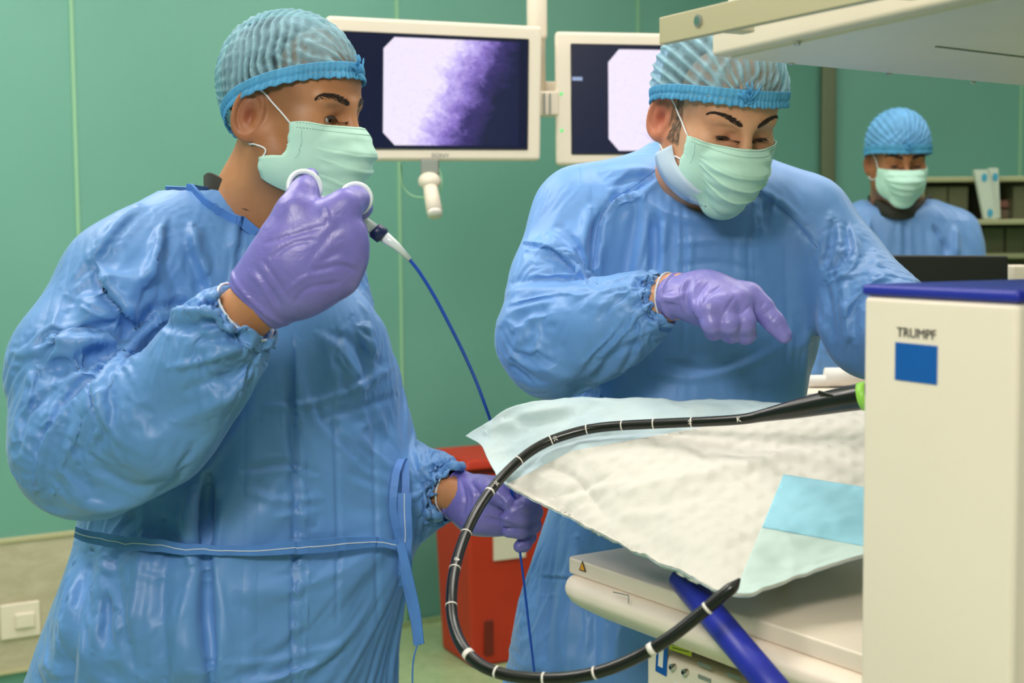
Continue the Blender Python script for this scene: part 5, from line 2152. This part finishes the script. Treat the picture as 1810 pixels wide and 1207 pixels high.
def cart():
    root = empty('equipment_cart', cq(.3, .15) * [1, 1, 0], 'beige equipment cart below the drawer unit and covered table, standing on castors', 'cart')
    MB().prism(*rbox(.12, LC, .0, .34, -.365, -.345)).build('shelf', M['beige'], root, bevel=.003)
    zb = -C0[2]
    MB().prism(*rbox(.12, LC, .0, .34, zb + .10, zb + .13)).build('base', M['beige'], root, bevel=.004)
    MB().prism(*rbox(LC, LC + .02, .0, .34, zb + .13, -.0965)).build('side_panel', M['beige'], root, bevel=.003)
    MB().prism(*rbox(.14, .16, .30, .33, zb + .13, -.365)).build('rear_upright', M['beige'], root, bevel=.003)
    for s in (.15, LC - .03):
        for t in (.03, .31):
            c = cq(s, t, zb + .05)
            w = MB().tube([c - V * .012, c + V * .012], .048, 24).build('castor', M['dark'], root, False)


cart()

# blue bar slanting down in front
b0, b1 = P(1205, 1022, 1.655), P(1425, 1285, 1.40)
bar = MB().tube([b0, b0 * .5 + b1 * .5, b1], .0165, 28).build('blue_rail_bar', M['blue'], None, True)
bar['label'] = 'deep blue round bar slanting down in front of the beige drawer unit'
bar['category'] = 'bar'

# small raised tray that carries the cover
def tray():
    z = 1.115
    xs, ys = (.20, .50), (1.70, 1.92)
    root = empty('raised_tray', (.35, 1.81, z - .1), 'steel tray under the white table cover', 'tray')
    MB().box((.35, 1.81, z - .006), (.30, .20, .012)).build('tray_top', M['steel'], root, bevel=.003)
    for x in (.25, .34):
        for y in (1.76, 1.86):
            MB().tube([(x, y, C0[2]), (x, y, z - .012)], .008, 12).build('leg', M['steel'], root, True)


tray()


# ------------------------------------------------------------------ table cover, endoscope, snare handle and fibre
def cover():
    rows = [
        [(824, 772, 1.985), (862, 747, 1.98), (912, 719, 1.975), (1000, 706, 1.97), (1180, 707, 1.965), (1370, 713, 1.95), (1600, 722, 1.90)],
        [(850, 788, 1.955), (900, 778, 1.95), (950, 765, 1.94), (1050, 752, 1.92), (1200, 750, 1.90), (1380, 752, 1.87), (1600, 762, 1.82)],
        [(862, 812, 1.93), (915, 820, 1.91), (985, 820, 1.88), (1085, 815, 1.84), (1230, 815, 1.80), (1400, 820, 1.77), (1600, 830, 1.75)],
        [(874, 834, 1.90), (935, 855, 1.87), (1015, 875, 1.82), (1110, 895, 1.76), (1260, 910, 1.69), (1410, 915, 1.67), (1600, 910, 1.68)],
        [(880, 845, 1.89), (960, 888, 1.84), (1055, 938, 1.75), (1160, 990, 1.66), (1290, 1035, 1.555), (1415, 1000, 1.60), (1600, 950, 1.64)],
        [(886, 852, 1.88), (985, 907, 1.80), (1088, 961, 1.71), (1190, 1008, 1.61), (1303, 1057, 1.52), (1420, 1020, 1.575), (1600, 963, 1.63)]]
    grid = np.array([[P(*q) for q in r] for r in rows])
    NU, NV = 30, 20
    r1 = np.array([spline(list(r), NU) for r in grid])
    g2 = np.array([spline(list(r1[:, i]), NV) for i in range(r1.shape[1])]).transpose(1, 0, 2)
    nv, nu = g2.shape[:2]
    v = g2.reshape(-1, 3)
    f = np.array([(j * nu + i, j * nu + i + 1, (j + 1) * nu + i + 1, (j + 1) * nu + i) for j in range(nv - 1) for i in range(nu - 1)])
    n = vnormals(v, f)
    if n[:, 2].mean() < 0:
        f = f[:, ::-1]
        n = -n
    uv = to_px(v)
    w1, w2 = wave_noise(v, 3, 45), wave_noise(v, 8, 120)
    cr = (1 - np.abs(w1) * 2.5) * .0030 + (1 - np.abs(w2) * 2.5) * .0012
    v = v + n * cr[:, None]
    st = [('v', 10, 5, [(895, 740), (960, 745), (1010, 735)]), ('r', 10, 6, [(860, 765), (930, 735), (1010, 720)]),
          ('r', 9, 5, [(885, 850), (990, 800), (1120, 778), (1300, 742)]), ('v', 8, 4, [(980, 880), (1040, 860), (1085, 838)]),
          ('r', 8, 4, [(1000, 900), (1050, 870), (1080, 860)]), ('v', 9, 4, [(960, 820), (1020, 850), (1060, 900)]),
          ('v', 9, 5, [(1150, 900), (1230, 880), (1320, 900)]), ('r', 12, 6, [(1100, 870), (1250, 840), (1430, 800)]),
          ('v', 12, 5, [(1240, 800), (1350, 790), (1520, 770)]), ('r', 9, 4, [(1200, 1000), (1250, 960), (1330, 950)])]
    v = sculpt(v, f, st)
    # base sheet
    root_loc = v.mean(0)
    m = Mat('cover_sheet', srgb(214, 236, 240), .6, 0, .3)
    m.mix(m.noise(12, 5), srgb(190, 212, 220), srgb(206, 222, 224), .35, .65)
    m.bump(m.noise(90, 4, (1, 1, 1), .6, 1), .0012, .5)
    root = empty('table_cover', root_loc, 'crumpled white and pale blue absorbent cover spread over the table in front', 'table cover')

    nn = vnormals(v, f)

    def sheet(name, cuts, mat, off, th=.0008):
        """copy of the cover surface lifted by off and trimmed along straight cuts"""
        bm = bmesh.new()
        vs = [bm.verts.new(p) for p in (v + nn * off)]
        for q in f:
            bm.faces.new([vs[i] for i in q])
        for a, b in cuts:
            ra, rb = ray(*a), ray(*b)
            n_ = np.cross(ra, rb)
            n_ /= np.linalg.norm(n_)
            bmesh.ops.bisect_plane(bm, geom=bm.verts[:] + bm.edges[:] + bm.faces[:], plane_co=Vector(CAM), plane_no=Vector(n_), clear_outer=False, clear_inner=True)
        me = bpy.data.meshes.new(name)
        bm.to_mesh(me)
        bm.free()
        o = link(name, me, mat, root)
        so = o.modifiers.new('thickness', 'SOLIDIFY')
        so.thickness = th
        so.offset = -1
        return o
    sheet('backing_sheet', [], m.m, 0)
    mq = Mat('quilted_fleece', srgb(216, 213, 204), .85, 0, .2)
    tc = mq.coord((1, 1, .2), rot=(0, 0, math.radians(58)))
    w = mq.node('ShaderNodeTexWave', Scale=14, bands_direction='X')
    mq.lk(tc, w.inputs['Vector'])
    w2_ = mq.node('ShaderNodeTexWave', Scale=14, bands_direction='Y')
    mq.lk(tc, w2_.inputs['Vector'])
    mx = mq.node('ShaderNodeMath', operation='MULTIPLY')
    mq.lk(w.outputs['Fac'], mx.inputs[0])
    mq.lk(w2_.outputs['Fac'], mx.inputs[1])
    mq.bump(mx.outputs[0], .003, .6)
    mq.bump(mq.noise(70, 4, (1, 1, 1), .6, 1.2), .0012, .5)
    CUT = 1
    sheet('quilted_pad', [c[::CUT] for c in (((872, 868), (1010, 797)), ((1010, 797), (1300, 744)), ((1300, 744), (1640, 714)))], mq.m, .0022, th=.0015)
    mc = Mat('turned_corner', srgb(196, 218, 212), .6).vary(.03, 12).m
    sheet('turned_corner', [c[::CUT] for c in (((1290, 1068), (1385, 838)), ((1385, 838), (1640, 878)))], mc, .0036)
    sheet('blue_corner_patch', [c[::CUT] for c in (((1346, 935), (1385, 838)), ((1385, 838), (1640, 878)), ((1640, 985), (1340, 930)))], Mat('patch_blue', srgb(150, 208, 228), .6).vary(.05, 20).m, .0044)
    return root


table_cover = cover()


def scope():
    pts = [(1600, 690, 1.66, .017), (1522, 701, 1.69, .0160), (1460, 712, 1.72, .0142), (1400, 724, 1.75, .0115), (1345, 735, 1.78, .0078), (1310, 741, 1.795, .0068), (1250, 745, 1.82, .0066),
           (1180, 748, 1.845, .0066), (1100, 752, 1.87, .0066), (1050, 757, 1.885, .0066), (1010, 766, 1.89, .0066), (970, 780, 1.89, .0066), (935, 800, 1.88, .0066), (900, 830, 1.86, .0067),
           (868, 866, 1.83, .0068), (842, 905, 1.79, .0068), (820, 952, 1.75, .0068), (805, 1000, 1.71, .0069), (798, 1050, 1.67, .0069), (801, 1100, 1.635, .0069), (818, 1143, 1.60, .0070),
           (848, 1174, 1.575, .0070), (893, 1192, 1.555, .0070), (950, 1199, 1.54, .0070), (1010, 1197, 1.525, .0070), (1070, 1184, 1.51, .0070), (1130, 1159, 1.50, .0070), (1185, 1126, 1.49, .0070),
           (1240, 1083, 1.485, .0070), (1285, 1046, 1.48, .0070), (1297, 1036, 1.48, .0060), (1308, 1022, 1.48, .0012)]
    p4 = [np.append(P(*q[:3]), q[3]) for q in pts]
    sp = spline(p4, 10)
    root = empty('endoscope', P(1180, 748, 1.845), 'black flexible endoscope with white ring marks looping off the table cover', 'endoscope')
    MB().tube([s[:3] for s in sp], [s[3] for s in sp], 20).build('insertion_tube', M['rubber'], root, True)
    uv = to_px(np.array([s[:3] for s in sp]))
    bands = [(1220, 747, 1), (1159, 750, 1), (1098, 752, 1), (1037, 760, 1), (975, 776, 1), (916, 812, 1), (864, 868, 2), (824, 940, 1), (801, 1005, 1), (799, 1071, 1),
             (830, 1156, 4), (880, 1188, 1.5), (960, 1199, 1.5), (1050, 1190, 1.5), (1150, 1148, 4), (1250, 1074, 2)]
    rb = random.Random(2)
    for x, y, w in bands:
        i = int(np.argmin((uv[:, 0] - x) ** 2 + (uv[:, 1] - y) ** 2))
        i = max(1, min(len(sp) - 2, i))
        t = sp[i + 1][:3] - sp[i - 1][:3]
        t /= np.linalg.norm(t)
        c, r = sp[i][:3], sp[i][3] + .0003
        MB().tube([c - t * .0008 * w, c + t * .0008 * w], r, 24).build('ring_mark', M['white'], root, True)
    # figures beside some marks, read along the tube
    for x, y, s_ in ((1226, 747, '10'), (983, 773, '20'), (868, 855, '30'), (803, 992, '40')):
        i = int(np.argmin((uv[:, 0] - x) ** 2 + (uv[:, 1] - y) ** 2))
        t = sp[i + 1][:3] - sp[i - 1][:3]
        t /= np.linalg.norm(t)
        c = sp[i][:3]
        vd = CAM - c
        vd = vd - t * t.dot(vd)
        vd /= np.linalg.norm(vd)
        text('depth_figure', s_, c + vd * (sp[i][3] + .0003), np.cross(t, vd), t, .0070, M['white'], root, .0003)
    i = int(np.argmin((uv[:, 0] - 1312) ** 2 + (uv[:, 1] - 741) ** 2))
    c = sp[i][:3]
    t = sp[i - 1][:3] - sp[i + 1][:3]
    t /= np.linalg.norm(t)
    vd = CAM - c
    vd = vd - t * t.dot(vd)
    vd /= np.linalg.norm(vd)
    text('depth_figure', 'K', c + vd * (sp[i][3] + .0004), t, np.cross(vd, t), .010, M['white'], root, .0003)
    c = P(1529, 699, 1.685)
    MB().tube([P(1521, 701, 1.69), P(1536, 698, 1.685)], .0172, 24).build('colour_ring', M['lime'], root, True)
    MB().box(P(1475, 702, 1.70), (.045, .004, .006), frame((0, -.3, 1), P(1500, 697, 1.69) - P(1450, 709, 1.72))).build('grip_rib', M['rubber'], root, bevel=.0015)


scope()


def snare():
    root = empty('snare_handle', P(585, 350, 1.78), 'white ringed instrument handle held in the raised violet glove', 'medical instrument')
    wh = Mat('glossy_white', srgb(226, 234, 238), .18, 0, .6).m
    R = frame((.12, -1, .15), (1, 0, .3))
    c1_, c2_ = P(538, 332, 1.772), P(629, 351, 1.768)
    for c, a, b in ((c1_, .0190, .0205), (c2_, .0180, .0180)):
        q = MB().ring(c, R, a, b, .0036, 48, 12).build('finger_ring', wh, root, True)
        MB().ring(c - R[:, 2] * .0006, R, a - .0028, b - .0028, .0014, 48, 8).build('ring_lining', M['navy'], q, True)
    MB().tube([P(556, 346, 1.80), P(585, 362, 1.80), P(612, 376, 1.802)], .0052, 16).build('sliding_rod', wh, root, True)
    MB().tube([P(600, 368, 1.80), P(640, 391, 1.803), P(662, 406, 1.806)], [.0085, .0080, .0078], 20).build('barrel', wh, root, True)
    MB().tube([P(622, 388, 1.795), P(652, 407, 1.798)], .0022, 10).build('guide_rib', wh, root, True)
    MB().tube([P(661, 405, 1.806), P(663, 407, 1.806), P(676, 417, 1.808), P(678, 419, 1.808)], [.0085, .0108, .0108, .0080], 24).build('collar', M['navy'], root, True)
    MB().tube([P(677, 417, 1.808), P(700, 434, 1.812), P(724, 458, 1.818)], [.0078, .0055, .0032], 20).build('strain_relief', wh, root, True)
    fib = [(722, 456, 1.818), (742, 482, 1.825), (768, 524, 1.84), (795, 575, 1.86), (820, 625, 1.90), (842, 675, 1.95), (858, 718, 1.99), (870, 752, 2.02), (886, 800, 2.04), (900, 850, 2.042),
           (909, 890, 2.043), (914, 930, 2.045), (919, 975, 2.045), (925, 1020, 2.04), (933, 1090, 2.035), (940, 1150, 2.03), (947, 1215, 2.03), (955, 1330, 2.03), (965, 1500, 2.03), (975, 1800, 2.03), (985, 2150, 2.05)]
    sp = spline([P(*q) for q in fib], 6)
    o = MB().tube(sp, [.0023 if i < 66 else .0018 for i in range(len(sp))], 10).build('guide_fibre', M['fibre'], root, True)


snare()

# ------------------------------------------------------------------ far right: rack, boxes, dark monitor, side table
def rack():
    D = 5.0
    x0, x1 = P(1625, 400, D)[0], P(1960, 400, D)[0]
    zt, zm, zl = P(1700, 317, D)[2], P(1700, 393, D)[2], P(1700, 453, D)[2]
    fr = Mat('rack_cream', srgb(176, 176, 136), .4, .2).m
    back = Mat('rack_dark', srgb(84, 80, 58), .6).m
    root = empty('storage_rack', ((x0 + x1) / 2, D + .15, 0), 'cream framed storage rack with dark compartments at the far right', 'rack')
    MB().box(((x0 + x1) / 2, D + .30, (zt + .2) / 2), (x1 - x0, .02, zt - .2)).build('back_panel', back, root)
    for z in (zt, zm, zl, .75, .35):
        e_ = .07 if z == zm else 0
        MB().box(((x0 + x1) / 2, D + .15 - e_ / 2, z), (x1 - x0, .32 + e_, .018)).build('shelf', fr, root, bevel=.003)
    for x in (x0, x1):
        for y in (D, D + .30):
            MB().box((x, y, zt / 2), (.025, .025, zt)).build('upright', fr, root, bevel=.003)
    # clear bins standing on the two upper shelves
    bm = Mat('smoky_plastic', srgb(120, 122, 92), .25, 0, .5)
    bm.b.inputs['Alpha'].default_value = .55
    content = [(1632, 1676, zm, 'leftmost on the upper shelf'), (1679, 1713, zm, 'second from left on the upper shelf'), (1794, 1830, zm, 'right of the cartons, upper shelf'),
               (1742, 1778, zl, 'left one on the lower shelf'), (1782, 1815, zl, 'right one on the lower shelf')]
    for a, b, z, w in content:
        xa, xb = P(a, 400, D)[0], P(b, 400, D)[0]
        h = (zt - zm - .035) if z == zm else (zm - zl - .03)
        r = empty('storage_bin', ((xa + xb) / 2, D + .12, z + .009), 'smoky clear bin in the storage rack, ' + w, 'bin', 'smoky bins in the storage rack')
        for nm, c, s in (('front_panel', ((xa + xb) / 2, D + .02, z + .010 + h / 2), (xb - xa, .004, h)), ('back_panel', ((xa + xb) / 2, D + .24, z + .010 + h / 2), (xb - xa, .004, h)),
                         ('side_panel', (xa + .002, D + .13, z + .010 + h / 2), (.004, .22, h)), ('side_panel', (xb - .002, D + .13, z + .010 + h / 2), (.004, .22, h)),
                         ('bottom', ((xa + xb) / 2, D + .13, z + .012), (xb - xa, .22, .004))):
            MB().box(c, s).build(nm, bm.m, r)
    # goods
    ct = Mat('carton_white', srgb(196, 206, 190), .6).m
    cb = Mat('carton_blue', srgb(70, 160, 190), .5).m
    for (xa, ya, xb, yb, xc, yc, lab, y_) in ((1722, 300, 1746, 300, 1740, 387, 'pale carton with blue dots leaning in the rack, the larger', D - .064),
                                             (1748, 297, 1765, 297, 1752, 386, 'narrow pale carton upright in the rack beside the leaning one', D - .038)):
        r = empty('carton', P(xc + 6, 388, y_), lab, 'carton', 'pale cartons in the rack')
        w = xb - xa
        d_ = 1 if w > 20 else 2
        q = [P(xa, ya, y_), P(xb, yb, y_), P(xc + w, yc, y_), P(xc, yc, y_)]
        MB().prism(q, np.array([0, .022, 0])).build('box', ct, r, bevel=.002)
        for u, v in (((.62, .16), (.5, .88)) if d_ == 1 else ((.6, .18),)):
            c = bil(q, u, v) + np.array([0, -.001, 0])
            MB().sphere(c, (.010, .001, .015)).build('blue_dot', cb, r, True)
    def goods(name, a, y0, b, y1, dd, col, lab, cat):
        p, q = P(a, y0, dd), P(b, y1, dd)
        o = MB().box(((p[0] + q[0]) / 2, dd + .04, (p[2] + q[2]) / 2), (abs(q[0] - p[0]), .07, abs(p[2] - q[2]))).build(name, Mat(name, col, .5).vary(.1, 40).m, None, bevel=.006)
        tag(o, lab, cat)
    goods('packet', 1758, 353, 1786, 367, D + .07, srgb(168, 116, 104), 'dusty pink packet on the upper rack shelf', 'packet')
    goods('stacked_tray', 1754, 370, 1790, 387, D + .07, srgb(128, 110, 90), 'brownish tray under the pink packet in the rack', 'tray')
    goods('roll_pack', 1745, 440, 1760, 449, D + .06, srgb(74, 96, 50), 'small green pack on the lower rack shelf', 'packet')
    goods('red_pack', 1763, 437, 1780, 449, D + .06, srgb(150, 66, 52), 'small red pack on the lower rack shelf beside the green one', 'packet')


rack()


def dark_monitor():
    D = 3.15
    c = [P(1548, 451, D), P(1783, 452, D), P(1783, 590, D), P(1548, 590, D)]
    ctr = sum(c) / 4
    root = empty('dark_monitor', (ctr[0], D + .05, .955), 'black backed flat monitor standing in front of the far person', 'monitor')
    MB().prism([p for p in c], np.array([0, .035, 0])).build('housing', M['dark'], root, bevel=.005)
    MB().box((ctr[0], D + .03, (ctr[2] + .96) / 2), (.06, .03, ctr[2] - .96)).build('stand', M['dark'], root)
    MB().box((ctr[0], D + .04, .965), (.22, .16, .014)).build('stand_foot', M['dark'], root, bevel=.004)
    r = empty('side_desk', (ctr[0] + .05, D + .1, 0), 'pale desk carrying the black monitor', 'desk')
    MB().box((ctr[0] + .08, D + .1, .945), (1.05, .5, .026)).build('desk_top', M['beige'], r, bevel=.004)
    for x in (-.40, .56):
        for y in (-.1, .3):
            MB().box((ctr[0] + x, D + y, .466), (.035, .035, .932)).build('leg', M['grey'], r)
    p = P(1800, 489, 3.2)
    o = MB().box((p[0] + .012, 3.24, (p[2] + .025 + .958) / 2), (.05, .09, p[2] + .025 - .958)).build('supply_box', M['cream'], None, bevel=.004)
    tag(o, 'cream box on the desk at the right edge of the black monitor', 'box')


dark_monitor()


def side_table():
    D = 2.62
    z = P(1480, 692, D)[2]
    a, b = P(1425, 690, D)[0], P(1600, 690, D)[0]
    root = empty('instrument_table', ((a + b) / 2, D + .15, 0), 'pale instrument table behind the middle person by the supply column', 'table')
    MB().box(((a + b) / 2, D + .17, z - .012), (b - a, .36, .022)).build('table_top', M['cream'], root, bevel=.004)
    for x in (a + .03, b - .03):
        for y in (D + .03, D + .31):
            MB().box((x, y, (z - .023) / 2), (.025, .025, z - .023)).build('leg', M['steel'], root)
    for (x, y, r_, l, lab) in ((1462, 678, .012, .075, 'white roll lying on the instrument table, the nearer and smaller'), (1500, 671, .019, .09, 'thicker white roll on the instrument table beside the column')):
        p = P(x, y, D + .08)
        p[2] = z - .001 + r_
        o = MB().tube([p - [l / 2, 0, 0], p + [l / 2, 0, 0]], r_, 20).build('gauze_roll', M['white'], None, True)
        tag(o, lab, 'roll')
    # grey rail and folded blue drape
    g = MB().box((P(1490, 660, D + .3)[0], D + .30, P(1490, 660, D + .3)[2]), (.16, .02, .012)).build('table_rail', M['grey'], root, bevel=.002)
    G = Field()
    c = P(1478, 640, D + .22)
    zz = z - .001
    for k in range(4):
        G.rc((c[0] - .045 + k * .006, c[1], zz + .018 + k * .022), (c[0] + .05 - k * .006, c[1] + .01, zz + .016 + k * .022), .0165, .014, .008)
    o, v, f = build_field('folded_drape', G, c - [.1, .07, .12], c + [.1, .07, .12], .005, M['gown_m'], None, 2)
    tag(o, 'folded blue drape on the instrument table behind the rolls', 'drape')


side_table()
